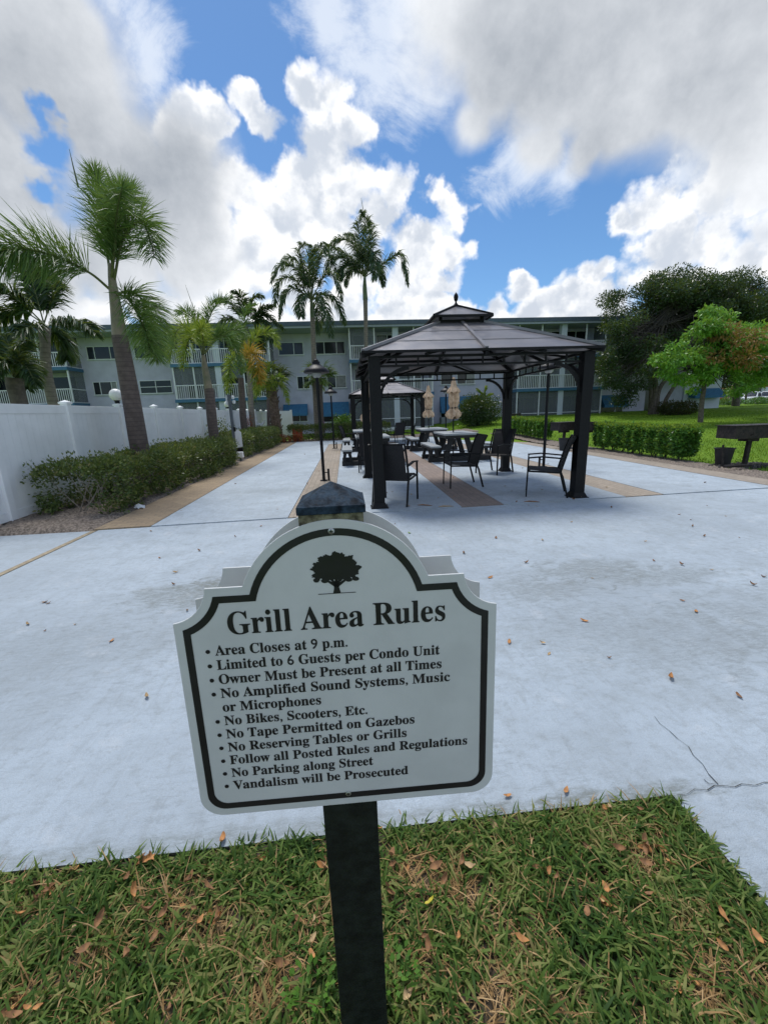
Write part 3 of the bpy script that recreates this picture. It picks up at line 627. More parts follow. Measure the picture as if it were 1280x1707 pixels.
def hedge(name, label, spine, wd, h, n, leaf, ml, group='hedges round the patio', rough=.10, twigs=120, base=.0, new=0, z0=None):
    """spine: list of (x,y); leaves grow through a bumpy body along it"""
    sp = np.array(spine, float); seg = np.linalg.norm(np.diff(sp, axis=0), axis=1); cum = np.concatenate([[0], np.cumsum(seg)]); Lt = cum[-1]
    o = thing(name, label, 'hedge', (sp[0][0], sp[0][1], 0), 0, group); org = np.array([sp[0][0], sp[0][1], 0])
    def body(s, a, q):
        """s along, a angle round the section (0..pi over the top), q depth 0..1"""
        x = np.interp(s, cum, sp[:, 0]); yy = np.interp(s, cum, sp[:, 1]); dx = np.gradient(np.interp(cum, cum, sp[:, 0])); 
        i = np.clip(np.searchsorted(cum, s) - 1, 0, len(seg) - 1); d = np.diff(sp, axis=0)[i] / seg[i][:, None]
        lump = 1 + rough * (np.sin(s * 3.1 + 1) + np.sin(s * 7.7 + a * 2) * .7 + np.sin(s * 1.3 + 2.0) * .8)
        endf = np.clip(np.minimum(s, Lt - s) / (wd * .5) + .45, 0, 1) ** .5
        c, sn = np.cos(a), np.sin(a); pw = .55
        ux = np.sign(c) * np.abs(c) ** pw * wd / 2 * lump * endf * q; uz = np.sign(sn) * np.abs(sn) ** pw * h / 2 * (1 + (lump - 1) * .8) * (.6 + .4 * endf) * q
        return np.stack([x - d[:, 1] * ux, yy + d[:, 0] * ux, h / 2 + base + uz + zt(x, yy) * (1 if z0 is None else 0) + .03], 1), np.stack([-d[:, 1] * c, d[:, 0] * c, sn], 1)
    a = RNG.uniform(0, 2 * math.pi, n); low = np.sin(a) < -.85; a[low] = RNG.uniform(-.7, math.pi + .7, low.sum())
    sq = RNG.uniform(0, Lt, n); q = 1 - .42 * RNG.random(n) ** 1.5; spr = np.sin(sq * 19 + np.sin(a * 3) * 2) * np.sin(a * 5 + sq * 7); q = np.where((spr > .55) & (RNG.random(n) < .6), 1 + .22 * RNG.random(n) * rough / .1, q)
    p, d = body(sq, a, q)
    V, Q = leaves(p - org, d + RNG.normal(size=(n, 3)) * .8 + np.array([0, 0, .25]), leaf * RNG.uniform(.7, 1.3, n), leaf * .55 * RNG.uniform(.7, 1.2, n), .15)
    npmesh('foliage', V, Q, ml, o)
    if new:
        p, d = body(RNG.uniform(0, Lt, new), RNG.uniform(.35, math.pi - .35, new), .98 + .10 * RNG.random(new))
        V, Q = leaves(p - org, d * .5 + RNG.normal(size=(new, 3)) * .6 + np.array([0, 0, .6]), leaf, leaf * .6, .15); npmesh('new_growth', V, Q, m_newleaf, o)
    mb = MB()
    for k in range(twigs):
        s = np.array([random.uniform(.05, Lt - .05)]); x = float(np.interp(s, cum, sp[:, 0])[0]); yy = float(np.interp(s, cum, sp[:, 1])[0])
        tp, _ = body(s + random.uniform(-.15, .15), np.array([random.uniform(.0, math.pi)]), np.array([random.uniform(.65, 1.0)]))
        b0 = Vector((x + random.uniform(-.1, .1) * wd, yy, zt(x, yy) * (1 if z0 is None else 0))); t = Vector(tp[0]); mid = b0.lerp(t, .5) + Vector((random.uniform(-.06, .06), random.uniform(-.06, .06), .04))
        mb.tube([b0 - Vector(org), mid - Vector(org), t - Vector(org)], [.010, .007, .003], 4, False)
    mb.build('stems', m_twig2 if ml is m_hedge else m_twig, o)
    return o
hedge('hedge', 'long loose hedge with bare twigs in front of the white fence', [(-4.32, 6.68), (-4.22, 8), (-4.15, 11), (-4.1, 14.2)], 1.2, .80, 40000, .058, m_hedge, rough=.12, twigs=90, z0=0)
hedge('hedge', 'shorter hedge between the utility post and the back corner of the patio', [(-4.2, 15.3), (-4.1, 19), (-4.05, 23.2)], 1.15, .88, 15000, .08, m_hedge, rough=.08, twigs=80, z0=0)
hedge('hedge', 'low hedge closing the far end of the patio under the blue awnings', [(-3.4, 24.7), (0, 24.8), (2.6, 24.9)], .9, .92, 12000, .085, m_hedge, rough=.05, twigs=50)
def boxhedge(label, x, y0, y1, wd, h, n):
    o = thing('box_hedge', label, 'hedge', (x, y0, gz(x, y0) + .02), 0, 'clipped box hedges by the grills'); L = y1 - y0
    nb = int(L / .42); u = RNG.random(n); s = RNG.random(n) * L; f = RNG.random(n); slope = gz(x, y1) - gz(x, y0)
    bulge = .035 * np.sin(s / L * nb * 2 * math.pi) + .03 * np.sin(s * 5.1)
    side = np.where(u < .34, 0, np.where(u < .5, 1, np.where(u < .60, 2, np.where(u < .68, 3, 4))))
    dep = RNG.random(n) ** 1.8 * .16; zl = .14 + (h - .14) * RNG.random(n) ** .85; nar = 1 - .35 * np.clip((.32 - zl) / .2, 0, 1)
    X = np.select([side == 0, side == 1, side == 4], [-(wd / 2 + bulge) * nar + dep, (wd / 2 + bulge) * nar - dep, (f - .5) * wd], (f - .5) * wd * nar)
    Yv = np.select([side == 2, side == 3], [dep - .02 + bulge, L - dep + bulge], s)
    Z = np.where(side == 4, h - dep * .5 + .03 * np.sin(s * 4) + .03 * RNG.normal(size=n), zl) + slope * Yv / L
    d = np.select([(side == 0)[:, None], (side == 1)[:, None], (side == 2)[:, None], (side == 3)[:, None]], [np.array([[-1, 0, .2]]), np.array([[1, 0, .2]]), np.array([[0, -1, .2]]), np.array([[0, 1, .2]])], np.array([[0, 0, 1.0]]))
    V, Q = leaves(np.stack([X, Yv, Z], 1), d * .7 + RNG.normal(size=(n, 3)) * .7, .088 * RNG.uniform(.7, 1.25, n), .055, .2); npmesh('foliage', V, Q, m_boxleaf, o)
    k = n // 4; ss = RNG.random(k) * L
    p = np.stack([(RNG.random(k) - .5) * wd * 1.05, ss, h - .03 + .10 * RNG.random(k) + .03 * np.sin(ss * 4) + slope * ss / L], 1)
    V, Q = leaves(p, RNG.normal(size=(k, 3)) * .6 + np.array([0, 0, .9]), .06, .035, .2); npmesh('new_growth', V, Q, m_newleaf, o)
    for i in range(nb):
        mb = MB(); yy = (i + .5) * L / nb
        for j in range(4): mb.tube([(random.uniform(-.06, .06), yy + random.uniform(-.07, .07), slope * yy / L - .03), (random.uniform(-.2, .2), yy + random.uniform(-.15, .15), .4 + slope * yy / L)], [.014, .008], 5, False)
        mb.build('stems', m_twig, o)
    return o
boxhedge('square clipped hedge with bright new tips between the bucket and the gazebo post', 8.52, 9.75, 13.4, .56, .80, 13000)
boxhedge('square clipped hedge farther back behind the thin black pole', 8.42, 17.1, 20.6, .56, .80, 10000)
def bush(name, label, c, r, n, leaf, ml, group=None, cat='bush'):
    z = gz(c[0], c[1]); o = thing(name, label, cat, (c[0], c[1], z), 0, group)
    cl = [((RNG.normal() * r[0] * .35, RNG.normal() * r[1] * .35, r[2] * (.45 + .3 * RNG.random())), (r[0] * .6, r[1] * .6, r[2] * .5)) for _ in range(7)] + [((0, 0, r[2] * .5), (r[0], r[1], r[2] * .52))] * 2
    p, d = in_clumps(cl, n, .35); p[:, 2] = np.abs(p[:, 2])
    V, Q = leaves(p, d + RNG.normal(size=(n, 3)) * .7, leaf * RNG.uniform(.7, 1.3, n), leaf * .5, .15); npmesh('foliage', V, Q, ml, o)
    mb = MB()
    for k in range(9): mb.tube([(RNG.normal() * .05, RNG.normal() * .05, -.05), (RNG.normal() * r[0] * .4, RNG.normal() * r[1] * .4, r[2] * .7)], [.03, .012], 5, False)
    mb.build('stems', m_twig, o); return o
b_ = P(802, 700, 27)
bush('round_bush', 'large dome shaped dark bush on the lawn behind the gazebo', (8.75, 27.5), (1.35, 1.3, 1.75), 10000, .12, m_fic)
g = P(572, 700, 27); bush('bush', 'dark bush behind the far lamp at the end of the patio', (g.x, 27), (.7, .6, 1.25), 3000, .11, m_boxleaf)
g = P(1130, 680, 27.5); bush('bush', 'dark reddish bush at the foot of the big dark tree', (g.x, 27.5), (1.3, .8, .85), 3500, .12, leafmat('croton', [(.012, .02, .008), (.03, .05, .015), (.09, .03, .02)], .2, .5, 4))
for px, Y, r, lab in ((1215, 42, 1.6, 'low spreading shrub on the lawn in front of the red car'), (1262, 42, 1.5, 'low clipped shrub on the lawn in front of the white car')):
    g = P(px, 672, Y); bush('shrub', lab, (g.x, Y), (r, .8, .72), 1800, .13, m_boxleaf, 'shrubs before the car park')
for px, py, Y, r in ((475, 738, 23.75, .38), (497, 738, 24.0, .3)):
    g = P(px, py, Y); bush('flowering_plant', 'low red leaved plant at the left corner of the back hedge' if px == 475 else 'smaller red leaved plant just right of the corner plant', (g.x, Y), (r, r * .7, .42), 700, .07, m_red, 'red plants at the hedge corner', 'plant')
bush('flowering_plant', 'small red flowered plant against the end of the white fence', (P(411, 700, 22).x, 22.4), (.25, .25, 1.35), 500, .07, m_red, None, 'plant')
g = P(375, 690, 16); bush('bush', 'sprawling pale bush poking above the hedge behind the utility post', (-4.55, 15.6), (.55, .5, 1.25), 1500, .07, m_hedge)

# ================================================================ PALMS
m_bark = mat('grey palm bark', (.105, .085, .075), .9, var=.25, scale=9, bump=.4, bscale=25)
def ringed_bark(name, c, ring=.09):
    M = mat(name, c, .88, var=.22, scale=7); t = NT(M.node_tree); oc = t.new('ShaderNodeTexCoord').outputs['Object']; b = t.n['Principled BSDF']
    wv = t.new('ShaderNodeTexWave', wave_type='BANDS', bands_direction='Z'); t.put(wv.inputs['Vector'], oc); wv.inputs['Scale'].default_value = .314 / ring; wv.inputs['Distortion'].default_value = 1.2; wv.inputs['Detail'].default_value = 3; wv.inputs['Detail Scale'].default_value = 1.5
    old = b.inputs['Base Color'].links[0].from_socket; t.put(b.inputs['Base Color'], t.mix(t.math('MULTIPLY', t.step(wv.outputs['Fac'], .0, .22, 1, 0), .5), old, tuple(q * .5 for q in c)))
    return M
m_ring = ringed_bark('ringed palm bark', (.115, .088, .078)); m_ringpale = ringed_bark('pale ringed bark', (.21, .18, .15), .13)
m_shaft = mat('crownshaft', (.19, .18, .11), .55, var=.2, scale=5, col2=(.27, .22, .15)); m_shaftgreen = mat('green crownshaft', (.10, .14, .06), .5, var=.2, scale=5)
m_rach = mat('frond rib', (.11, .13, .04), .6, var=.2)
GR = dict(fox=[(0.0296, 0.0737, 0.0240), (0.0629, 0.1473, 0.0361), (0.1261, 0.2303, 0.0561), (0.2313, 0.3314, 0.0802)], foxy=[(0.0842, 0.1658, 0.0240), (0.1893, 0.2947, 0.0361), (0.3364, 0.4051, 0.0501), (0.5467, 0.4973, 0.1004)], gold=[(0.2103, 0.1841, 0.0240), (0.4206, 0.2763, 0.0300), (0.5467, 0.2577, 0.0401), (0.2523, 0.2763, 0.0401)],
          royal=[(0.0168, 0.0405, 0.0240), (0.0336, 0.0737, 0.0401), (0.0672, 0.1216, 0.0601), (0.1261, 0.1841, 0.1004)], dark=[(0.0148, 0.0368, 0.0179), (0.0296, 0.0663, 0.0282), (0.0629, 0.1104, 0.0401)], fan=[(0.0629, 0.1196, 0.0300), (0.1261, 0.2027, 0.0501), (0.2103, 0.2763, 0.0802)])
LMAT = {k: leafmat('palm leaf ' + k, v, .25, .42, 1.2) for k, v in GR.items()}
def bez(p, n):
    """smooth curve through the given points"""
    p = [np.array(q, float) for q in p]; p = [2 * p[0] - p[1]] + p + [2 * p[-1] - p[-2]]; out = []
    for i in range(1, len(p) - 2):
        for t in np.linspace(0, 1, n, endpoint=False):
            a, b, c, d = p[i - 1:i + 3]; out.append(.5 * ((2 * b) + (c - a) * t + (2 * a - 5 * b + 4 * c - d) * t * t + (3 * b - a - 3 * c + d) * t ** 3))
    out.append(p[-2]); return np.array(out)
def frond(org, pts, kind, leafl, lw, n, plume=False, droop=.5, start=.18, sym=False):
    """rachis through pts; leaflets all round it (plume) or in two ranks that droop; returns V,Q and the rachis polyline"""
    c = bez(pts, 10); seg = np.linalg.norm(np.diff(c, axis=0), axis=1); cum = np.concatenate([[0], np.cumsum(seg)]); Lt = cum[-1]
    t = start + (1 - start) * (np.arange(n) + RNG.random(n)) / n; s = t * Lt
    pos = np.stack([np.interp(s, cum, c[:, k]) for k in range(3)], 1); i = np.clip(np.searchsorted(cum, s) - 1, 0, len(seg) - 1); tan = unit(np.diff(c, axis=0)[i])
    side = unit(np.cross(tan, np.array([0, 0, 1.0]) + 1e-3)); upv = unit(np.cross(side, tan))
    prof = np.clip(np.sin(math.pi * (t * .86 + .10)) ** .55, .18, 1) * RNG.uniform(.8, 1.12, n)
    if plume: th = RNG.uniform(0, 2 * math.pi, n); th = th if sym else np.where(np.sin(th) < -.75, th + math.pi, th); fw = RNG.uniform(.5, 1.15, n)
    else: th = np.where(RNG.random(n) < .5, 0, math.pi) + RNG.normal(size=n) * .28 + .25 * np.where(RNG.random(n) < .5, 1, -1); fw = RNG.uniform(.45, .95, n) + t * .5
    d = unit(side * np.cos(th)[:, None] + upv * np.sin(th)[:, None] + tan * fw[:, None]); L = leafl * prof
    mid = pos + d * (L * .5)[:, None]; d2 = unit(d - np.array([0, 0, 1.0]) * (droop * RNG.uniform(.6, 1.4, n))[:, None]); tip = mid + d2 * (L * .5)[:, None]
    wv = unit(np.cross(d, RNG.normal(size=(n, 3)))); hw = lw / 2 * RNG.uniform(.7, 1.2, n)[:, None]
    V = np.stack([pos - wv * hw * .5, pos + wv * hw * .5, mid - wv * hw, mid + wv * hw, tip - wv * hw * .08, tip + wv * hw * .08], 1).reshape(-1, 3) - org
    Q = (np.arange(n)[:, None, None] * 6 + np.array([[0, 1, 3, 2], [2, 3, 5, 4]])[None]).reshape(-1, 4)
    return V, Q, c - org
def palm(name, label, base, trunk, tr, fronds, kind, leafl=.5, lw=.03, n=260, plume=False, droop=.5, bark=None, shaft=None, rr=.02, group='palms', extra=None, cat='palm tree'):
    """trunk: world points base..top; tr radii; fronds: lists of world points from the crown outwards; each frond is a part"""
    org = np.array(base, float); o = thing(name, label, cat, tuple(base), 0, group)
    tb = bez([np.array(q) - org for q in trunk], 6); ii = np.linspace(0, len(tr) - 1, len(tb)); rs = list(np.interp(ii, range(len(tr)), tr))
    mb = MB(); mb.tube([tuple(q) for q in tb], rs, 14); mb.build('trunk', bark or m_ring, o, True)
    if shaft:
        pts, r, mm = shaft; sb = bez([np.array(q) - org for q in pts], 6); mb = MB(); mb.tube([tuple(q) for q in sb], list(np.interp(np.linspace(0, len(r) - 1, len(sb)), range(len(r)), r)), 14); mb.build('crownshaft', mm, o, True)
    for f in fronds:
        k = kind; q = f; nn = n; ll = leafl
        if isinstance(f, dict): k = f.get('kind', kind); q = f['pts']; nn = int(n * f.get('n', 1)); ll = leafl * f.get('l', 1)
        V, Q, c = frond(org, q, k, ll, lw, nn, plume, droop * (1.1 if isinstance(f, dict) and f.get('sym') else 1), sym=isinstance(f, dict) and f.get('sym'))
        fo = npmesh('frond', V, Q, LMAT[k], o); mb = MB(); mb.tube([tuple(x) for x in c], list(np.linspace(rr, rr * .25, len(c))), 5, False); mb.build('rib', m_rach, fo)
    return o
def PX(pts, Y): return [tuple(P(x, y, Y + (dz[0] if dz else 0))) for x, y, *dz in pts]
# the tall foxtail palm in front of the fence
Y = 9.25; bx = -4.38
palm('foxtail_palm', 'tall foxtail palm with a swollen grey trunk in front of the white fence', (bx, Y, 0),
     [(bx, Y, -.05), (bx, Y, 1.2), (bx + .0, Y, 2.0), tuple(P(200, 560, Y))], [.185, .178, .168, .145],
     [PX([(186, 470), (188, 420, -.1), (196, 350, -.9), (204, 312, -1.6)], Y), PX([(186, 470), (176, 400, .1), (166, 330, .3), (158, 285, .5)], Y),
      {'pts': PX([(183, 482), (150, 455, -.2), (95, 428, -.7), (30, 415, -1.2), (-40, 430, -1.6)], Y), 'l': 1.3, 'n': 1.5, 'sym': 1},
      PX([(190, 470), (205, 400, -.3), (235, 370, -.5), (252, 405, -.7), (258, 430, -.8)], Y),
      {'pts': PX([(194, 490), (225, 488, .1), (252, 530, .3), (262, 600, .5)], Y), 'l': 1.1}, PX([(194, 490), (215, 500, -.4), (240, 545, -.9), (252, 590, -1.2)], Y),
      PX([(186, 470), (194, 395, -.4), (206, 350, -.3), (222, 320, .1)], Y)],
     'fox', .62, .017, 520, True, .35, m_ring, ([tuple(P(200, 560, Y)), tuple(P(195, 520, Y)), tuple(P(188, 470, Y)), tuple(P(185, 440, Y))], [.14, .11, .072, .05], m_shaft), .028)
mb = MB(); c = [P(131, 312, Y), P(122, 275, Y), P(116, 248, Y)]
mb.tube(c, [.018, .010, .003], 5); o = mb.build('spear_leaf', m_rach)
o.parent = bpy.data.objects['foxtail_palm']; o.matrix_parent_inverse = Matrix.Translation((-bx, -Y, 0))
# palms beyond the fence at the far left
Y = 13.0
palm('coconut_palm', 'palm with a thin bare trunk and ball of fruit beyond the fence at far left', (P(88, 668, Y).x, Y, 0),
     [(P(88, 668, Y).x + .1, Y, -.05), tuple(P(82, 640, Y)), tuple(P(76, 575, Y)), tuple(P(74, 545, Y))], [.16, .13, .12, .15],
     [PX([(74, 545), (110, 536, -.3), (140, 540, -.6), (160, 556, -.8)], Y), PX([(74, 540), (60, 490, .2), (48, 450, .3), (30, 430, .4)], Y), PX([(74, 540), (40, 520), (10, 525), (-30, 560)], Y), PX([(74, 540), (88, 490, .5), (80, 460, .8), (60, 440, 1)], Y),
      PX([(74, 545), (50, 545, -.8), (20, 575, -1.2), (0, 620, -1.5)], Y), PX([(72, 545), (90, 555, .6), (108, 575, .8), (112, 600, 1)], Y), PX([(74, 540), (20, 490, -.6), (-20, 480, -.9), (-60, 500, -1.1)], Y)],
     'dark', .62, .045, 420, False, .9, m_ringpale)
Y = 11.0
palm('date_palm', 'short dark palm with a thick rough trunk behind the fence at the left edge', (P(32, 668, Y).x, Y, 0),
     [(P(32, 668, Y).x + .1, Y, -.05), tuple(P(30, 660, Y)), tuple(P(25, 630, Y))], [.17, .17, .19],
     [PX([(24, 628), (24 + dx, 628 + dy, dd * .5), (24 + ex, 628 + ey, dd)], Y) for dx, dy, ex, ey, dd in ((-15, -35, -50, -40, .4), (10, -45, 25, -60, -.6), (18, -18, 38, 15, -.5), (-25, -20, -60, 5, .6), (-5, -40, -15, -70, .3), (20, -25, 45, -8, .7), (-14, -28, -40, 12, -.7), (12, -15, 22, 20, .3))],
     'dark', .40, .03, 300, False, .6, m_bark)
# foxtails along the hedge
Y = 13.6
palm('foxtail_palm', 'foxtail palm with yellow green drooping fronds in the middle of the hedge', (P(357, 728, Y).x, Y, 0),
     [(P(357, 728, Y).x + .12, Y, -.05), tuple(P(357, 725, Y)), tuple(P(350, 660, Y)), tuple(P(348, 648, Y))], [.16, .155, .15, .14],
     [{'pts': PX([(339, 592), (318, 552, -.3), (295, 552, -.6), (284, 600, -.9)], Y), 'kind': 'foxy'}, {'pts': PX([(339, 592), (325, 560, -.6), (312, 575, -1.1), (306, 612, -1.3)], Y), 'kind': 'foxy'}, PX([(340, 590), (360, 562, .1), (385, 568), (402, 620, -.2)], Y), {'pts': PX([(339, 590), (330, 545, .2), (312, 522, .4), (296, 522, .6)], Y), 'kind': 'fox'},
      PX([(341, 588), (346, 540, .3), (364, 505, .5), (388, 498, .7)], Y), PX([(342, 590), (365, 560, .6), (392, 550, .9), (412, 560, 1.1)], Y), {'pts': PX([(340, 590), (338, 555, -.8), (336, 548, -1.3), (330, 560, -1.7)], Y), 'kind': 'foxy'}],
     'fox', .46, .020, 340, True, .35, m_ring, ([tuple(P(348, 648, Y)), tuple(P(343, 620, Y)), tuple(P(339, 592, Y))], [.125, .10, .06], m_shaft))
mb = MB(); mb.tube([P(326, 520, Y), P(318, 500, Y), P(309, 474, Y)], [.012, .008, .003], 5); o = mb.build('spear_leaf', m_rach); q = bpy.data.objects['foxtail_palm.001']; o.parent = q; o.matrix_parent_inverse = Matrix.Translation(-q.location)
Y = 19.5
palm('foxtail_palm', 'foxtail palm with a golden brown frond and long curved green ones by the fence end', (P(407, 714, Y).x, Y, 0),
     [(P(407, 714, Y).x + .12, Y, -.05), tuple(P(407, 710, Y)), tuple(P(403, 655, Y)), tuple(P(402, 630, Y))], [.16, .15, .14, .12],
     [{'pts': PX([(402, 625), (410, 596, -.5), (424, 592, -1), (436, 640, -1.3)], Y), 'kind': 'gold', 'l': 1.25}, {'pts': PX([(402, 622), (425, 566, .2), (452, 556, .2), (464, 580, .2)], Y), 'kind': 'foxy', 'l': 1.1}, PX([(401, 622), (392, 575, .3), (372, 555, .6), (352, 560, .8)], Y), PX([(402, 622), (404, 560, .5), (412, 520, .9), (428, 508, 1.2)], Y),
      {'pts': PX([(402, 625), (390, 598, -.7), (384, 615, -1.1), (380, 655, -1.4)], Y), 'kind': 'foxy'}, {'pts': PX([(402, 625), (418, 612, -.8), (428, 630, -1.1), (430, 660, -1.2)], Y), 'kind': 'foxy'}],
     'fox', .52, .034, 300, True, .35, m_ring)
Y = 23.0
palm('coconut_palm', 'dark bushy palm rising behind the foxtails in front of the balconies', (P(420, 700, Y).x, Y, 0),
     [(P(420, 700, Y).x, Y, -.05), tuple(P(420, 690, Y)), tuple(P(414, 600, Y)), tuple(P(410, 545, Y))], [.15, .14, .12, .12],
     [PX([(410, 540), (410 + a, 540 + b, d * .5), (410 + c, 540 + e, d)], Y) for a, b, c, e, d in ((-25, -35, -50, -38, .5), (-8, -45, -20, -55, -.5), (12, -42, 28, -46, .4), (32, -14, 62, 8, .3), (-35, -8, -52, 25, -.4), (24, -24, 45, -32, -.6), (18, 4, 30, 45, .6), (-14, 0, -25, 40, .5), (30, -4, 44, 30, -.5))],
     'dark', .6, .06, 190, False, .7, m_ringpale)
# sabal with leaf boots and its neighbours
m_boot = mat('leaf boots', (.16, .115, .085), .95, var=.5, scale=12, bump=1, bscale=20)
def fan_palm(label, base, top, tr, spots, R, kind, n=26, bark=None, boots=False, name='fan_palm', group='palms'):
    org = np.array(base, float); o = thing(name, label, 'palm tree', tuple(base), 0, group); top = np.array(top) - org
    mb = MB(); mb.tube([(0, 0, -.05), tuple(top * .5), tuple(top)], [tr, tr * .95, tr * .9], 12); mb.build('trunk', bark or m_bark, o, True)
    if boots:
        mb = MB()
        for i in range(46):
            f = (i + .5) / 46; a = i * 2.4; c = top * f; d = Vector((math.cos(a), math.sin(a), 0)); b0 = Vector(c) + d * tr * .8; mb.bar(b0, b0 + d * .14 + Vector((0, 0, .26)), .12, .035, d)
        mb.build('leaf_boots', m_boot, o)
    for dx, dy, dz in spots:
        d = np.array([dx, dy, dz]); L = np.linalg.norm(d); d = d / L; hub = top + d * L * .55; V = []; s = unit(np.cross(d, [0, 0, 1.0]) + 1e-4); u = np.cross(s, d)
        for a in np.linspace(-2.2, 2.2, n):
            q = unit(d * math.cos(a) + s * math.sin(a) + u * RNG.normal() * .18); ll = R * RNG.uniform(.8, 1.1) * (.75 + .25 * math.cos(a)); mid = hub + q * ll * .55; tip = mid + unit(q - np.array([0, 0, .55])) * ll * .45; wv = unit(np.cross(q, u + RNG.normal(size=3) * .3)) * .035 * R / .8
            V.append([hub - wv * .3, hub + wv * .3, mid - wv, mid + wv, tip - wv * .1, tip + wv * .1])
        V = np.array(V).reshape(-1, 3); Q = (np.arange(n)[:, None, None] * 6 + np.array([[0, 1, 3, 2], [2, 3, 5, 4]])[None]).reshape(-1, 4)
        fo = npmesh('fan_leaf', V, Q, LMAT[kind], o); mb = MB(); mb.tube([tuple(top), tuple(hub)], [.02, .012], 5, False); mb.build('leaf_stalk', m_rach, fo)
    return o
def spots(n, L, lo=-.5, hi=1.0):
    return [(L * math.cos(a) * math.cos(e), L * math.sin(a) * math.cos(e), L * math.sin(e)) for a, e in ((i * 2.4 + random.uniform(-.3, .3), random.uniform(lo, hi)) for i in range(n))]
Y = 25.5; c = P(462, 712, Y); tp = P(450, 630, Y)
fan_palm('fan palm with a shaggy boot covered trunk left of the first blue awning', (c.x, Y, 0), (tp.x, Y, tp.z), .30, spots(20, 1.35), .85, 'dark', 28, m_boot, True, 'sabal_palm')
Y = 26.5; c = P(536, 712, Y); tp = P(533, 628, Y)
fan_palm('round headed fan palm with a brown trunk between the two blue awnings', (c.x, Y, 0), (tp.x, Y, tp.z), .15, spots(22, 1.1, -.6, 1.2), .75, 'fan', 26, None, False)
Y = 24.2; c = P(447, 700, Y)
palm('pygmy_palm', 'small bright yellow green palm arching over the back corner of the hedge', (c.x, Y, 0), [(c.x, Y, -.05), (c.x, Y, .8), tuple(P(447, 665, Y))], [.1, .09, .08],
     [PX([(447, 662), (447 + a, 662 + b, d * .5), (447 + q, 662 + e, d)], Y) for a, b, q, e, d in ((12, -32, 32, -28, -.4), (-8, -30, -18, -10, -.5), (20, -20, 34, 12, .3), (-3, -35, 4, -48, .3), (-16, -16, -26, 14, .2))], 'foxy', .42, .035, 150, True, .5)
# the two tall royal palms
def royal(label, Y, base, trunk, tr, top, fr, shaft, lw=.055, leafl=.75):
    return palm('royal_palm', label, base, trunk, tr, [PX([top, *f], Y) for f in fr], 'royal', leafl, lw, 240, False, 1.1, m_ringpale, shaft, .035, 'tall palms before the building')
Y = 27.0; c = P(527, 700, Y)
royal('shorter of the two tall palms rising above the roof, with a broad drooping crown', Y, (c.x, Y, 0), [(c.x, Y, -.05), tuple(P(525, 640, Y)), tuple(P(522, 560, Y)), tuple(P(521, 530, Y))], [.17, .16, .14, .14], (519, 500),
      [[(495, 450, -.5), (470, 440, -.8), (452, 470, -1)], [(490, 465, .5), (465, 470, .8), (458, 510, 1)], [(500, 425, .2), (505, 408, .3), (498, 405, .4)], [(515, 430, -.8), (535, 410, -1.2), (548, 425, -1.5)], [(530, 430, .8), (550, 425, 1.2), (562, 460, 1.5)], [(545, 455, -.4), (562, 470, -.6), (570, 500, -.7)], [(540, 490, .5), (562, 505, .8), (575, 540, 1)], [(530, 490, -.8), (545, 520, -1.2), (552, 560, -1.4)], [(508, 490, -.6), (500, 505, -1), (502, 528, -1.2)], [(490, 480, -.2), (472, 495, -.3), (466, 530, -.4)], [(522, 440, .3), (522, 415, .6), (512, 408, .9)], [(526, 500, .9), (532, 530, 1.2), (530, 555, 1.3)], [(500, 440, .9), (480, 430, 1.4), (470, 450, 1.7)]],
      ([tuple(P(521, 530, Y)), tuple(P(520, 515, Y)), tuple(P(519, 498, Y))], [.14, .12, .06], m_shaftgreen))
Y = 30.0; c = P(611, 700, Y)
royal('taller of the two tall palms, its crown leaning left high above the roof', Y, (c.x, Y, 0), [(c.x, Y, -.05), tuple(P(611, 640, Y)), tuple(P(610, 560, Y)), tuple(P(609, 500, Y))], [.16, .15, .13, .15], (608, 462),
      [[(590, 410, -.5), (565, 398, -.9), (545, 420, -1.2)], [(585, 430, .5), (560, 415, .9), (540, 405, 1.2)], [(600, 400, .3), (598, 370, .5), (608, 352, .6)], [(610, 400, -.6), (612, 370, -1), (604, 352, -1.3)], [(618, 410, .7), (620, 380, 1.1), (614, 365, 1.4)], [(640, 440, -.3), (668, 425, -.5), (680, 475, -.6)], [(590, 440, -.8), (570, 445, -1.2), (566, 468, -1.4)], [(622, 420, -.9), (626, 440, -1.4), (624, 466, -1.6)], [(595, 450, .8), (580, 455, 1.2), (576, 475, 1.3)], [(620, 445, .8), (634, 455, 1.1), (640, 475, 1.2)], [(575, 430, -1.1), (552, 432, -1.5), (545, 452, -1.7)], [(600, 420, 1.2), (590, 395, 1.6), (575, 390, 1.9)]],
      ([tuple(P(609, 500, Y)), tuple(P(608, 480, Y)), tuple(P(608, 458, Y))], [.17, .14, .06], m_shaftgreen), .06, .85)
mb = MB(); mb.tube([P(607, 360, Y), P(602, 330, Y)], [.03, .008], 5); o = mb.build('spear_leaf', m_rach); q = bpy.data.objects['royal_palm.001']; o.parent = q; o.matrix_parent_inverse = Matrix.Translation(-q.location)

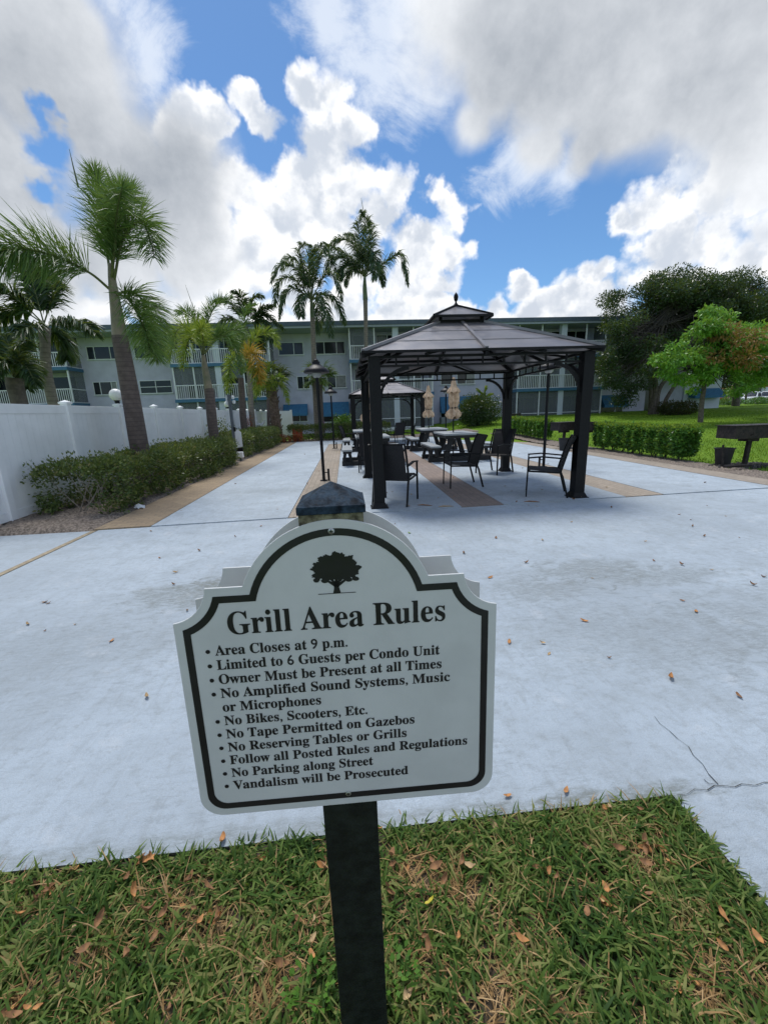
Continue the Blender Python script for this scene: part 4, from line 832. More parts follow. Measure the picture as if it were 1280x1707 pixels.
# ================================================================ BROADLEAF TREES
m_trunkdark = mat('dark bark', (.055, .048, .042), .9, var=.35, scale=8, bump=.6, bscale=18); m_trunk = mat('grey bark', (.12, .10, .085), .9, var=.35, scale=8, bump=.6, bscale=18)
def tree(name, label, base, limbs, clumps, n, leaf, ml, droop=0.0, group='broad trees on the lawn', extra=None, bark=None):
    org = np.array(base, float); o = thing(name, label, 'tree', tuple(base), 0, group); mb = MB()
    for pts, r0, r1 in limbs:
        c = bez([np.array(q) - org for q in pts], 5); mb.tube([tuple(q) for q in c], list(np.linspace(r0, r1, len(c))), 9)
    mb.build('trunk', bark or m_trunk, o, True); mb = MB()
    for (cc, rr) in clumps:                           # a limb into every clump
        e = np.array(cc) - org; s = np.array(limbs[random.randrange(len(limbs))][0][-1]) - org
        for k in range(2): mb.tube([tuple(s), tuple(s * .4 + e * .6 + RNG.normal(size=3) * .2), tuple(e + RNG.normal(size=3) * np.array(rr) * .5)], [.04, .022, .008], 5, False)
    mb.build('branches', m_trunkdark, o, True)
    p, d = in_clumps([(np.array(c) - org, r) for c, r in clumps], n, .75)
    V, Q = leaves(p, d * .6 + RNG.normal(size=(n, 3)) * .7 - np.array([0, 0, droop]), leaf * RNG.uniform(.7, 1.3, n), leaf * .42, .15)
    cr = npmesh('crown', V, Q, ml, o)
    if extra:
        cl, m2, k = extra; p, d = in_clumps([(np.array(c) - org, r) for c, r in cl], k, .4); V, Q = leaves(p, d + RNG.normal(size=(k, 3)) * .6 - np.array([0, 0, droop]), leaf, leaf * .4, .15); npmesh('bronze_leaves', V, Q, m2, o)
    return o
def clump(px, py, r, Y, dy, sq=.75, sub=5):
    """a bough: several small leaf masses scattered in an ellipsoid centred on the point"""
    c = np.array(P(px, py, Y + dy)); R = r / F * (Y + dy) * 1.02; out = []
    for _ in range(sub): out.append((c + RNG.normal(size=3) * R * np.array([.50, .6, .38]), (R * RNG.uniform(.42, .7), R * RNG.uniform(.42, .7), R * RNG.uniform(.28, .42))))
    return out
Y = 29.0; gb = P(1090, 690, Y); zb = gz(gb.x, Y)
fic = []
for px, py, r, dy in ((1035, 505, 26, 0), (1060, 500, 34, 1), (1040, 545, 30, -1), (1065, 560, 46, 1), (1035, 600, 30, 0), (1050, 632, 34, -1), (1100, 500, 46, 0), (1148, 486, 44, 1), (1120, 560, 55, 2), (1205, 498, 40, 0), (1255, 500, 40, 1), (1240, 520, 45, 0), (1170, 520, 45, 0), (1200, 540, 60, 2), (1275, 520, 50, 2), (1310, 510, 50, 1), (1075, 590, 36, 1), (1160, 590, 46, 3), (1265, 560, 55, 4), (1020, 640, 18, -1), (1330, 540, 60, 2), (1085, 484, 22, 1), (1018, 600, 28, -1), (1030, 570, 32, 0), (1045, 655, 24, -1), (1015, 625, 22, -1), (1070, 600, 40, 0), (1230, 480, 24, 0), (1110, 492, 34, 0), (1135, 480, 32, 1), (1170, 482, 34, 0), (1195, 482, 34, 1), (1285, 482, 36, 0), (1140, 520, 44, 1), (1165, 500, 40, 2)): fic += clump(px, py, r, Y, dy)
tree('ficus_tree', 'huge dark spreading tree hiding the right end of the building', (gb.x, Y, zb),
     [([(gb.x - .3, Y, zb - .1), tuple(P(1092, 640, Y)), tuple(P(1075, 600, Y)), tuple(P(1060, 555, Y))], .2, .09), ([(gb.x + .2, Y, zb - .1), tuple(P(1098, 650, Y)), tuple(P(1125, 610, Y)), tuple(P(1140, 560, Y))], .17, .09), ([(gb.x + .7, Y, zb - .1), tuple(P(1110, 665, Y)), tuple(P(1145, 615, Y)), tuple(P(1190, 560, Y))], .16, .08), ([(gb.x, Y, zb - .1), tuple(P(1090, 650, Y)), tuple(P(1100, 560, Y)), tuple(P(1120, 510, Y))], .16, .08), ([(gb.x - .1, Y + .3, zb - .1), tuple(P(1084, 650, Y)), tuple(P(1082, 600, Y)), tuple(P(1100, 540, Y))], .14, .08)],
     fic, 115000, .18, m_fic, .1)
Y = 22.0; gm = P(1167, 702, Y); zb = gz(gm.x, Y)
man = []; bro = []
for px, py, r, dy in ((1108, 600, 20, 0), (1125, 590, 26, -1), (1140, 575, 26, 0), (1165, 548, 28, 0), (1200, 525, 24, 0), (1185, 560, 32, -1), (1150, 605, 30, -1), (1215, 560, 36, 0), (1250, 555, 34, 1), (1275, 575, 34, 0), (1235, 600, 40, -1), (1190, 605, 36, 0), (1270, 620, 32, 1), (1220, 635, 24, 0), (1300, 600, 40, 1), (1172, 630, 22, 0), (1120, 618, 14, -1)): man += clump(px, py, r, Y, dy, sub=5)
for px, py, r, dy in ((1190, 590, 14, -1.6), (1225, 570, 30, -1.2), (1240, 605, 22, -1.8)): bro += clump(px, py, r * 1.35, Y, dy, sub=5)
m_man = leafmat('mango leaf', [(0.0474, 0.1494, 0.0248), (0.1052, 0.2865, 0.0348), (0.1971, 0.4357, 0.0547), (0.3418, 0.5728, 0.0747)], .32, .4, .9)
m_bro = leafmat('bronze leaf', [(.16, .13, .03), (.26, .16, .04), (.30, .12, .05), (.12, .17, .03)], .3, .5, 1.0)
tree('mango_tree', 'bright green rounded tree with bronze new leaves and one slim trunk on the lawn', (gm.x, Y, zb),
     [([(gm.x, Y, zb - .1), tuple(P(1169, 670, Y)), tuple(P(1173, 640, Y)), tuple(P(1170, 610, Y))], .14, .09), ([tuple(P(1172, 645, Y)), tuple(P(1195, 610, Y)), tuple(P(1215, 585, Y))], .09, .05), ([tuple(P(1173, 640, Y)), tuple(P(1150, 610, Y)), tuple(P(1135, 600, Y))], .08, .05)],
     man, 24000, .20, m_man, .75, extra=(bro, m_bro, 1500))
Y = 38.0; gt = P(1226, 672, Y); zb = gz(gt.x, Y); dk = []
for px, py, r, dy in ((1225, 610, 34, 0), (1250, 600, 30, 1), (1205, 622, 24, 0), (1270, 625, 28, 1), (1225, 585, 30, 1), (1195, 640, 14, 0)): dk += clump(px, py, r, Y, dy)
tree('shade_tree', 'dark tree with a thick trunk behind the mango tree near the parked cars', (gt.x, Y, zb), [([(gt.x, Y, zb - .1), tuple(P(1227, 645, Y)), tuple(P(1224, 615, Y))], .34, .22)], dk, 9000, .24, m_fic, .1)
Y = 46.0; gt = P(1243, 668, Y); zb = gz(gt.x, Y); dk = []
for px, py, r, dy in ((1243, 640, 20, 0), (1258, 642, 14, 0), (1230, 645, 12, 0)): dk += clump(px, py, r, Y, dy)
tree('small_tree', 'small round tree standing right in front of the white parked cars', (gt.x, Y, zb), [([(gt.x, Y, zb - .1), tuple(P(1243, 655, Y)), tuple(P(1243, 642, Y))], .12, .08)], dk, 2500, .24, m_boxleaf, .1)
g = P(800, 660, 30.5)
palm('banana_plant', 'pale green banana plant against the wall beside the round bush', (P(806, 690, 30.5).x, 30.5, .3), [tuple(P(806, 690, 30.5)), tuple(P(806, 675, 30.5)), tuple(P(806, 665, 30.5))], [.1, .09, .06],
     [PX([(806, 668), (806 + a, 668 + b), (806 + c, 668 + e)], 30.5) for a, b, c, e in ((-5, -14, -12, -20), (2, -14, 4, -24), (6, -8, 14, -12), (-6, -6, -14, -6))], 'foxy', .35, .1, 60, False, .3, m_shaftgreen, None, .02, 'palms', None, 'plant')
# ================================================================ THE APARTMENT BUILDING
BY = 35.0
m_wall = mat('blue grey stucco', (.47, .475, .60), .85, var=.09, scale=1.2, bump=.2, bscale=40)
m_walllight = mat('pale stucco', (.53, .58, .66), .85, var=.05, scale=1.2)
m_trim = mat('blue trim', (.045, .14, .25), .6, var=.1)
m_white = mat('white paint', (.66, .69, .72), .5, var=.05)
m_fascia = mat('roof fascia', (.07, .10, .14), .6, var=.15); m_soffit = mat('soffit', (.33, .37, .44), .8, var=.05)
m_glass = mat('dark window glass', (.012, .016, .02), .10, var=.3, scale=1.0, spec=.4); m_awn = mat('blue awning canvas', (.035, .15, .29), .75, var=.15)
m_curtain = mat('curtain behind glass', (.20, .21, .21), .35, var=.2, scale=3)
def screen_mat():
    M = bpy.data.materials.new('insect screen'); M.use_nodes = True; t = NT(M.node_tree); b = t.n['Principled BSDF']; b.inputs['Base Color'].default_value = (.16, .18, .20, 1); b.inputs['Roughness'].default_value = .8
    tr = t.new('ShaderNodeBsdfTransparent'); mx = t.new('ShaderNodeMixShader'); mx.inputs[0].default_value = .55; t.l.new(tr.outputs[0], mx.inputs[1]); t.l.new(b.outputs[0], mx.inputs[2]); t.l.new(mx.outputs[0], t.n['Material Output'].inputs[0]); return M
m_screen = screen_mat()
BL, BR = -34.0, 33.0; F2, F3, RZ = 2.85, 5.36, 7.95
bld = thing('apartment_building', 'long three storey blue grey apartment block with white balcony railings and a flat roof', 'building', (0, BY, 0))
def bb(mb, *a): mb.box(*a); return mb
bb(MB(), BL, BR, 0, 12, -.4, RZ - .3).build('wall', m_wall, bld)
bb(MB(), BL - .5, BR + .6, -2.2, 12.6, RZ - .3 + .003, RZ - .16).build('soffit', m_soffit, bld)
bb(MB(), BL - .55, BR + .65, -2.26, 12.7, RZ - .157, RZ + .14).build('roof', m_fascia, bld)
def win(x0, x1, z0, z1, bars=(), cur=0, hbar=False):
    mb = MB(); f = .05
    mb.box(x0 - f, x1 + f, -.05, -.002, z1 + .001, z1 + f); mb.box(x0 - f - .04, x1 + f + .04, -.11, -.002, z0 - f - .02, z0 - .001); mb.box(x0 - f, x0, -.05, -.002, z0, z1); mb.box(x1, x1 + f, -.05, -.002, z0, z1)
    for b in bars: xb = x0 + (x1 - x0) * b; mb.box(xb - .025, xb + .025, -.045, -.004, z0, z1)
    if hbar: zb = (z0 + z1) / 2; mb.box(x0, x1, -.04, -.005, zb - .022, zb + .022)
    w_ = mb.build('window', m_white, bld); bb(MB(), x0, x1, -.018, -.003, z0 + .001, z1).build('pane', m_glass, w_)
    if cur: bb(MB(), x0 + (x1 - x0) * (1 - cur), x1 - .02, -.022, -.019, z0 + .05, z1 - .03).build('curtain', m_curtain, w_)
def fx(px, py): return P(px, py, BY).x
def fz(px, py): return P(px, py, BY).z
W3 = (6.13, 7.0); W2 = (3.55, 4.45)
for x0, x1, bars in ((fx(147, 590), fx(193, 590), (.25, .82)), (fx(226, 590), fx(280, 590), (.3,)), (fx(465, 580), fx(505, 580), (.62,)), (fx(527, 578), fx(574, 578), (.28, .72)), (fx(845, 570), fx(862, 570), ()), (fx(724, 570), fx(745, 570), (.5,)), (fx(760, 570), fx(800, 570), (.3, .7))): win(x0, x1, *W3, bars)
for x0, x1, bars, hb, cu in ((fx(157, 642), fx(195, 642), (.28, .78), False, .2), (fx(234, 640), fx(286, 640), (.5,), True, 0), (fx(496, 630), fx(515, 630), (.5,), False, 0), (fx(546, 630), fx(576, 630), (.45,), False, .55), (fx(735, 628), fx(752, 628), (), False, 0), (fx(762, 628), fx(790, 628), (.5,), False, .5), (fx(1010, 612), fx(1030, 612), (.5,), False, 0)): win(x0, x1, *W2, bars, cu, hb)
def awning(x0, x1, z0, z1, d=.85, w=True):
    if w: win(x0 + .1, x1 - .1, z0 - .55, z0 + .28, (.66,))
    mb = MB(); o = [(-.004, z1), (-d, z0 + .06), (-d, z0 - .13), (-.004, z0 - .13 + .12)]
    mb.add([(x0, y, z) for y, z in o] + [(x1, y, z) for y, z in o], [(0, 1, 5, 4), (1, 2, 6, 5), (0, 3, 2, 1), (4, 5, 6, 7), (2, 3, 7, 6), (0, 4, 7, 3)]); a = mb.build('awning', m_awn, bld)
    mb = MB(); n = int((x1 - x0) / .42)
    for i in range(n): xa = x0 + (x1 - x0) * (i + .5) / n; mb.box(xa - .004, xa + .004, -d - .006, -d - .001, z0 - .13, z0 + .05)
    pass
awning(fx(473, 680), fx(513, 680), 1.55, 2.35); awning(fx(536, 680), fx(582, 680), 1.42, 2.42)
awning(fx(733, 680), fx(787, 680), 1.35, 2.55, .6); awning(fx(1000, 665), fx(1040, 665), 1.35, 2.25, .7)
awning(fx(1146, 650), fx(1196, 650), 1.85, 2.65, .9)
bb(MB(), fx(1140, 650) - .1, fx(1199, 650), -.13, -.004, -.3, 4.2).build('sunlit_wall_panel', m_walllight, bld)  # paler colour paints in the sunlit stretch of the same facade, clear of tree shade
bb(MB(), fx(1075, 660), fx(1098, 660), -.012, -.003, .5, 2.9).build('door', m_glass, bld)
def bay(x0, x1, posts, d=1.9, screens=(), furniture=False):
    """balconies on three floors between x0 and x1, standing d in front of the wall"""
    for z, nm in ((F2, 0), (F3, 1)):
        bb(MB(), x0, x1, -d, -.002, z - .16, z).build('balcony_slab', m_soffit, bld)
        bb(MB(), x0 - .05, x1 + .05, -d - .06, -d - .002, z - .17, z + .06).build('trim_band', m_trim, bld)
        for xa in (x0 - .05, x1 + .002): bb(MB(), xa, xa + .048, -d, -.004, z - .17, z + .06).build('trim_band', m_trim, bld)
    for z in (F2, F3):
        mb = MB(); zt_, zb_ = z + 1.02, z + .12
        ends = [x0] + posts + [x1]
        mb.box(x0 + .05, x1 - .05, -d + .02, -d + .06, zt_, zt_ + .06); mb.box(x0 + .05, x1 - .05, -d + .02, -d + .06, zb_ - .05, zb_)
        n = int((x1 - x0) / .145)
        for i in range(1, n): xa = x0 + (x1 - x0) * i / n; mb.box(xa - .02, xa + .02, -d + .025, -d + .055, zb_ + .001, zt_ - .001)
        r = mb.build('railing', m_white, bld)
        for xa in (x0, x1 - .04):
            mb = MB(); mb.box(xa, xa + .04, -d + .07, -.05, zt_, zt_ + .06); mb.box(xa, xa + .04, -d + .07, -.05, zb_ - .05, zb_)
            for i in range(1, 12): ya = -d + .07 + (d - .12) * i / 12; mb.box(xa + .008, xa + .032, ya - .013, ya + .013, zb_ + .001, zt_ - .001)
            mb.build('railing', m_white, bld)
    for xa in [x0 + .05] + posts + [x1 - .05]:
        big = xa in posts and posts.index(xa) == len(posts) // 2
        for za, zb in ((.2, F2 - .162), (F2 + .002, F3 - .162), (F3 + .002, RZ - .30)):
            hw = .22 if big else .045
            bb(MB(), xa - hw, xa + hw, -d + .065, -d + .065 + hw * 2, za, zb).build('column', m_walllight if big else m_white, bld)
    for za, zb in ((.2, F2), (F2, F3), (F3, RZ - .3)):       # sliding doors at the back, mesh at the sides
        k = 3
        for i in range(k):
            a = x0 + .4 + (x1 - x0 - .8) * i / k; b = a + (x1 - x0 - .8) / k - .25
            f_ = MB(); f_.box(a - .05, a, -.05, -.003, za + .08, za + 2.1); f_.box(b, b + .05, -.05, -.003, za + .08, za + 2.1); f_.box(a, b, -.05, -.003, za + 2.05, za + 2.1); f_.box((a + b) / 2 - .03, (a + b) / 2 + .03, -.045, -.004, za + .08, za + 2.05)
            w_ = f_.build('sliding_door', m_white, bld); bb(MB(), a, b, -.02, -.003, za + .08, za + 2.05).build('pane', m_glass, w_)
            if RNG.random() < .6: bb(MB(), a + .1, (a + b) / 2 - .1, -.026, -.021, za + .1, za + 2.0).build('curtain', m_curtain, w_)
    for i, fl, h0 in screens:
        e = [x0 + .1] + posts + [x1 - .1]; za = (.2, F2, F3)[fl]; zb = (F2 - .165, F3 - .165, RZ - .30)[fl]
        mb = MB(); mb.box(e[i] + .06, e[i + 1] - .06, -d + .085, -d + .09, za + h0, zb); mb.build('screen', m_screen, bld)
    for fl in (0, 1, 2):
        za = (.2, F2 + .002, F3 + .002)[fl]; zb = (F2 - .165, F3 - .165, RZ - .30)[fl]
        for xa in (x0 + .008, x1 - .014): mb = MB(); mb.box(xa, xa + .006, -d + .16, -.05, za, zb); mb.build('screen', m_screen, bld)
    mb = MB()                                        # the screened porch below has a thin frame and a knee rail
    mb.box(x0 + .1, x1 - .1, -d + .05, -d + .09, .95, 1.0); mb.box(x0, x1, -d, -d + .16, -.3, .3); mb.build('porch_rail', m_white, bld)
def bx(px): return fx(px, 640)
k = (BY - 1.9) / BY                                  # the balcony fronts stand nearer than the wall
bay(-33, fx(113, 620) * k, [-30.0, -26.9, fx(70, 620) * k, fx(55, 620) * k][:3], screens=[(i, f, h) for i in range(4) for f, h in ((0, .0),)])
bay(fx(284, 600) * k, fx(451, 600) * k, [fx(325, 640) * k, fx(366, 640) * k, fx(408, 640) * k], screens=[(0, 1, 1.1), (1, 1, 1.1), (2, 1, 1.5), (0, 0, 0), (1, 0, 0), (2, 0, 0), (3, 0, 0)])
bay(fx(583, 600) * k, fx(722, 600) * k, [fx(625, 600) * k, fx(660, 600) * k, fx(690, 600) * k], screens=[(0, 2, 1.1), (1, 0, .0), (2, 0, .6), (0, 0, 0), (2, 1, 1.1), (3, 0, 0)])
bay(fx(862, 640) * k, fx(1005, 640) * k, [fx(900, 640) * k, fx(936, 640) * k, fx(972, 640) * k], screens=[(0, 1, .06), (1, 1, .06), (0, 0, 0), (1, 0, 0), (2, 0, 0), (3, 0, 0), (2, 1, 1.1)])
bb(MB(), fx(800, 690) - .3, fx(858, 690), -.9, -.6, .2, 1.0).build('planter_wall', m_walllight, bld)
# things standing along the foot of the building
g = P(742, 703, 33.8); t = thing('condenser', 'grey air conditioner box by the wall under the dark blue awning', 'air conditioner', (g.x, 33.8, .3))
m_ac = mat('condenser grey', (.20, .22, .23), .6, var=.1); mb = MB(); mb.box(-.4, .4, -.4, .4, -.3, .62); mb.build('body', m_ac, t, bevel=.02); mb = MB(); mb.lathe([(.33, .621), (.33, .65), (.1, .66)], 20); mb.build('fan_guard', m_black, t)
m_purple = mat('purple cloth', (.16, .07, .22), .8, var=.3, scale=8, col2=(.45, .25, .42)); m_redp = mat('red plastic', (.40, .04, .025), .5, var=.15)
g = P(535, 712, 28.2); t = thing('lawn_chair', 'purple and pink cloth chair by the wall under the first awning', 'chair', (g.x - .1, 28.2, .05)); mb = MB(); mb.hexa([(-.38, -.28, .38), (.38, -.28, .38), (.36, .3, .34), (-.36, .3, .34), (-.38, -.28, .43), (.38, -.28, .43), (.36, .3, .39), (-.36, .3, .39)]); mb.build('seat', m_purple, t)
mb = MB(); mb.prism([(-.38, .4), (.38, .4), (.34, .95), (.2, 1.15), (0, 1.22), (-.2, 1.15), (-.34, .95)], lambda u, v, k_: (u, .27 + (v - .4) * .25 + .05 * k_, v)); mb.build('backrest', m_purple, t)
for sx in (-.33, .33):
    for sy in (-.24, .26): mb = MB(); mb.tube([(sx, sy, 0), (sx, sy, .39)], .018, 6); mb.build('leg', m_black, t)
g = P(511, 714, 28.0); t = thing('cooler_box', 'small red box on the ground left of the purple chair', 'box', (g.x - .6, 28.0, .06)); mb = MB(); mb.box(-.32, .32, -.2, .2, 0, .62); mb.build('body', m_redp, t, bevel=.03); mb = MB(); mb.box(-.335, .335, -.215, .215, .625, .74); mb.build('lid', m_redp, t, bevel=.02)
g = P(432, 706, 24.2); mb = MB(); mb.tube([(-.2, 0, .95), (-.05, 0, 1.0), (.1, 0, .95), (.24, 0, 1.08), (.3, 0, 1.2)], [.03, .08, .09, .05, .015], 8); mb.tube([(0, 0, 0), (0, 0, .97)], .012, 6); o = mb.build('garden_ornament', m_white, None, True); o.location = (g.x, 24.3, .05); tag(o, 'white bird shaped ornament on a stake right of the shaggy palm trunk', 'ornament')

# ================================================================ CAR PARK AT THE FAR RIGHT
asz = gz(70, 66)
def roadpt(x, y): return (x, y, gz(x, y) + .03)
mb = MB(); gxs = np.linspace(40, 140, 26); gys = np.linspace(55, 78, 10)
for i in range(25):
    for j in range(9): mb.quad(roadpt(gxs[i], gys[j]), roadpt(gxs[i + 1], gys[j]), roadpt(gxs[i + 1], gys[j + 1]), roadpt(gxs[i], gys[j + 1]))
struct(mb.build('car_park', mat('asphalt', (.07, .07, .075), .9, var=.2)))
m_tyre = mat('tyre rubber', (.015, .015, .016), .8); m_carglass = mat('car glass', (.01, .014, .018), .08, spec=.6); m_rim = mat('wheel rim', (.35, .36, .37), .35, .8)
def car(label, px, Y, col, rz=0.0, suv=False):
    g = P(px, 665, Y); t = thing('parked_car', label, 'car', (g.x, Y, gz(g.x, Y) + .03), rz, 'cars in the far car park')
    pm_ = mat('car paint ' + label[:8], col, .25, .0, var=.03, spec=.6)
    h = 1.66 if suv else 1.44
    prof = [(-2.2, .32), (-2.25, .62), (-2.1, .86), (-1.35, .94), (-.62, h - .06), (-.2, h), (.9, h), (1.55, h - .12 if suv else h - .3), (2.05, .98), (2.2, .8), (2.2, .35)]
    mb = MB(); mb.prism(prof, lambda u, v, k_: (u, (-.86 + 1.72 * k_) * (1 - .12 * max(0, (v - .95) / .6)), v)); mb.build('body', pm_, t, bevel=.05)
    for s in (-1, 1):
        mb = MB(); mb.prism([(-1.12, .98), (-.55, h - .14), (.85, h - .1), (1.62, .98)], lambda u, v, k_: (u, s * ((.868 - .003 * 0) * (1 - .12 * max(0, (v - .95) / .6)) + .006 * k_), v)); mb.build('window', m_carglass, t)
    mb = MB(); mb.hexa([(-1.36, -.7, .97), (-1.36, .7, .97), (-.66, .66, h - .08), (-.66, -.66, h - .08), (-1.40, -.7, .99), (-1.40, .7, .99), (-.70, .66, h - .06), (-.70, -.66, h - .06)]); mb.build('windscreen', m_carglass, t)
    for wx in (-1.35, 1.35):
        for s in (-1, 1):
            mb = MB(); mb.tube([(wx, s * .70, .33), (wx, s * .885, .33)], .33, 18); w_ = mb.build('wheel', m_tyre, t); mb = MB(); mb.tube([(wx, s * .886, .33), (wx, s * .895, .33)], .2, 14); mb.build('rim', m_rim, w_)
    for s in (-1, 1): mb = MB(); mb.box(-2.235, -2.16, s * .66 - .14, s * .66 + .14, .66, .78); mb.build('headlight', m_white, t)
    return t
car('dark red car parked beyond the shrub near the building corner', 1203, 58, (.30, .03, .025), .15)
car('silver car parked between the red car and the white car', 1228, 62, (.42, .45, .48), .5)
car('white car parked at the right edge in front of the small tree', 1252, 60, (.70, .72, .74), .6, True)
car('white van like car half cut off by the right edge of the picture', 1279, 61, (.66, .68, .70), .6, True)
t = thing('far_building', 'pale two storey building beyond the car park at the far right', 'building', (P(1270, 640, 95).x + 6, 95, 1))
mb = MB(); mb.box(-22, 30, 0, 10, -1, 8.5); mb.build('wall', m_walllight, t); mb = MB(); mb.box(-23, 31, -1, 11, 8.503, 8.9); mb.build('roof', m_fascia, t)
for i in range(12): mb = MB(); mb.box(-20 + i * 4, -18 + i * 4, -.06, -.003, 2, 3.6); mb.build('window', m_glass, t)
t = thing('red_canopy', 'dark red canopy on posts beyond the car park behind the small tree', 'canopy', (P(1245, 650, 76).x, 76, 1.1)); mb = MB(); mb.add([(-4, -2, 2.6), (4, -2, 2.6), (4, 2, 2.6), (-4, 2, 2.6), (0, 0, 3.8)], [(0, 1, 4), (1, 2, 4), (2, 3, 4), (3, 0, 4), (3, 2, 1, 0)]); mb.build('roof', m_redp, t)
for sx in (-3.6, 3.6): mb = MB(); mb.box(sx - .08, sx + .08, -.08, .08, 0, 2.6); mb.build('post', m_white, t)

# ================================================================ GAZEBOS
m_roof = mat('bronze metal roof', (.19, .18, .19), .38, .3, var=.12, scale=2.0, spec=.6, bump=.05, bscale=8)
m_frame = mat('black powder coat', (.005, .005, .006), .5, var=.3, scale=25, spec=.22)
def make_gazebo(label):
    HW, HD = 1.61, 1.56; t = thing('gazebo', label, 'gazebo', (0, 0, 0), 0, 'metal roofed gazebos on the patio')
    for sx in (-1, 1):
        for sy in (-1, 1):
            x, y = sx * HW, sy * HD; mb = MB(); mb.box(x - .083, x + .083, y - .083, y + .083, .016, 2.225)
            po = mb.build('post', m_frame, t, bevel=.006)
            mb = MB(); mb.box(x - .135, x + .135, y - .135, y + .135, 0, .012); mb.hexa([(x - .118, y - .118, .0125), (x + .118, y - .118, .0125), (x + .118, y + .118, .0125), (x - .118, y + .118, .0125), (x - .086, y - .086, .08), (x + .086, y - .086, .08), (x + .086, y + .086, .08), (x - .086, y + .086, .08)]); mb.build('foot_plate', m_frame, po)
            for dx, dy in ((-sx, 0), (0, -sy)):      # curved brackets
                mb = MB(); pts = [(x + dx * (.085 + .42 * (1 - math.cos(a))), y + dy * (.085 + .42 * (1 - math.cos(a))), 1.64 + .42 * math.sin(a)) for a in np.linspace(0, math.pi / 2, 9)]
                for a, b in zip(pts, pts[1:]): mb.bar(a, b, .035, .05)
                mb.build('bracket', m_frame, t)
    for ax in (0, 1):                                # eave frames: two rails with spindles
        for s in (-1, 1):
            A, B = ((-HW, s * HD), (HW, s * HD)) if ax == 0 else ((s * HW, -HD), (s * HW, HD)); mb = MB()
            for z, th in ((2.09, .028), (2.215, .035)): mb.bar((*A, z), (*B, z), .045, th)
            for i in range(1, 10):
                f = i / 10; x, y = A[0] + (B[0] - A[0]) * f, A[1] + (B[1] - A[1]) * f; mb.box(x - .011, x + .011, y - .011, y + .011, 2.105, 2.197)
            mb.build('eave_frame', m_frame, t)
    E, ZE, T, ZT = 1.775, 2.27, .40, 2.87; EY = 1.73
    c = [(-E, -EY), (E, -EY), (E, EY), (-E, EY)]; cc = [(-T, -T), (T, -T), (T, T), (-T, T)]
    for i in range(4):                               # each roof side: three lapped sheets
        a, b, a2, b2 = Vector((*c[i], ZE)), Vector((*c[(i + 1) % 4], ZE)), Vector((*cc[i], ZT)), Vector((*cc[(i + 1) % 4], ZT)); mb = MB()
        for k in range(3):
            f0, f1 = k / 3, (k + 1) / 3 + (.01 if k < 2 else 0); up_ = Vector((0, 0, .011 * (2 - k) * 0 + .008 * k)); q = [a.lerp(a2, f0), b.lerp(b2, f0), b.lerp(b2, f1), a.lerp(a2, f1)]
            q = [p + up_ for p in q]; mb.hexa([p - Vector((0, 0, .006)) for p in q] + q)
        mb.build('roof_side', m_roof, t)
        mb = MB(); mb.bar(a + Vector((0, 0, -.002)), b + Vector((0, 0, -.002)), .04, .034); mb.build('eave_trim', m_frame, t)
        mb = MB(); m0, m1 = a.lerp(b, .5) + Vector((0, 0, .025)), a2.lerp(b2, .5) + Vector((0, 0, .03)); mb.bar(m0, m1, .05, .035); mb.build('roof_rib', m_roof, t)
        mb = MB(); mb.bar(a + Vector((0, 0, .02)), a2 + Vector((0, 0, .03)), .06, .04); mb.build('hip_ridge', m_roof, t)
        mb = MB(); mb.bar(a + Vector((0, 0, -.05)), a2 + Vector((0, 0, -.06)), .045, .06); mb.bar(a.lerp(b, .5) - Vector((0, 0, .05)), a2.lerp(b2, .5) - Vector((0, 0, .06)), .04, .05)
        f = .42; mb.bar(a.lerp(a2, f) - Vector((0, 0, .07)), b.lerp(b2, f) - Vector((0, 0, .07)), .035, .045)
        for f_ in (.25, .75): mb.bar(a.lerp(b, f_) - Vector((0, 0, .045)), a.lerp(b, .5).lerp(a2.lerp(b2, .5), .42) - Vector((0, 0, .075)), .03, .035)
        mb.build('rafter', m_frame, t)
    K, KZ = .36, 2.80; mb = MB()
    for sx in (-1, 1):
        for sy in (-1, 1): mb.box(sx * K - .025, sx * K + .025, sy * K - .025, sy * K + .025, KZ, 3.0)
    mb.build('vent_post', m_frame, t)
    for i, (u, v) in enumerate(((-1, 0), (1, 0), (0, -1), (0, 1))):
        mb = MB(); (mb.box(u * (K - .03) - .004, u * (K - .03) + .004, -K + .03, K - .03, KZ, 2.95) if u else mb.box(-K + .03, K - .03, v * (K - .03) - .004, v * (K - .03) + .004, KZ, 2.95)); mb.build('vent_screen', m_frame, t)
    C = .505; cz = 2.985; q = [(-C, -C, cz), (C, -C, cz), (C, C, cz), (-C, C, cz)]
    mb = MB(); mb.add(q + [(0, 0, 3.245)] + [(x * .985, y * .985, cz - .012) for x, y, _ in q] + [(0, 0, 3.23)], [(0, 1, 4), (1, 2, 4), (2, 3, 4), (3, 0, 4), (6, 5, 9), (7, 6, 9), (8, 7, 9), (5, 8, 9), (0, 5, 6, 1), (1, 6, 7, 2), (2, 7, 8, 3), (3, 8, 5, 0)]); cu = mb.build('cupola_roof', m_roof, t)
    mb = MB()
    for i in range(4): mb.bar(Vector(q[i]) + Vector((0, 0, .01)), Vector((0, 0, 3.255)), .035, .03); mb.bar(Vector(q[i]) - Vector((0, 0, .008)), Vector(q[(i + 1) % 4]) - Vector((0, 0, .008)), .03, .035)
    mb.build('cupola_ridge', m_frame, cu)
    mb = MB(); mb.lathe([(.05, 3.235), (.035, 3.27), (.016, 3.29), (.016, 3.31), (.034, 3.34), (.042, 3.385), (.034, 3.42), (.012, 3.45), (.004, 3.462)], 14); mb.build('finial', m_frame, t, True)
    return t
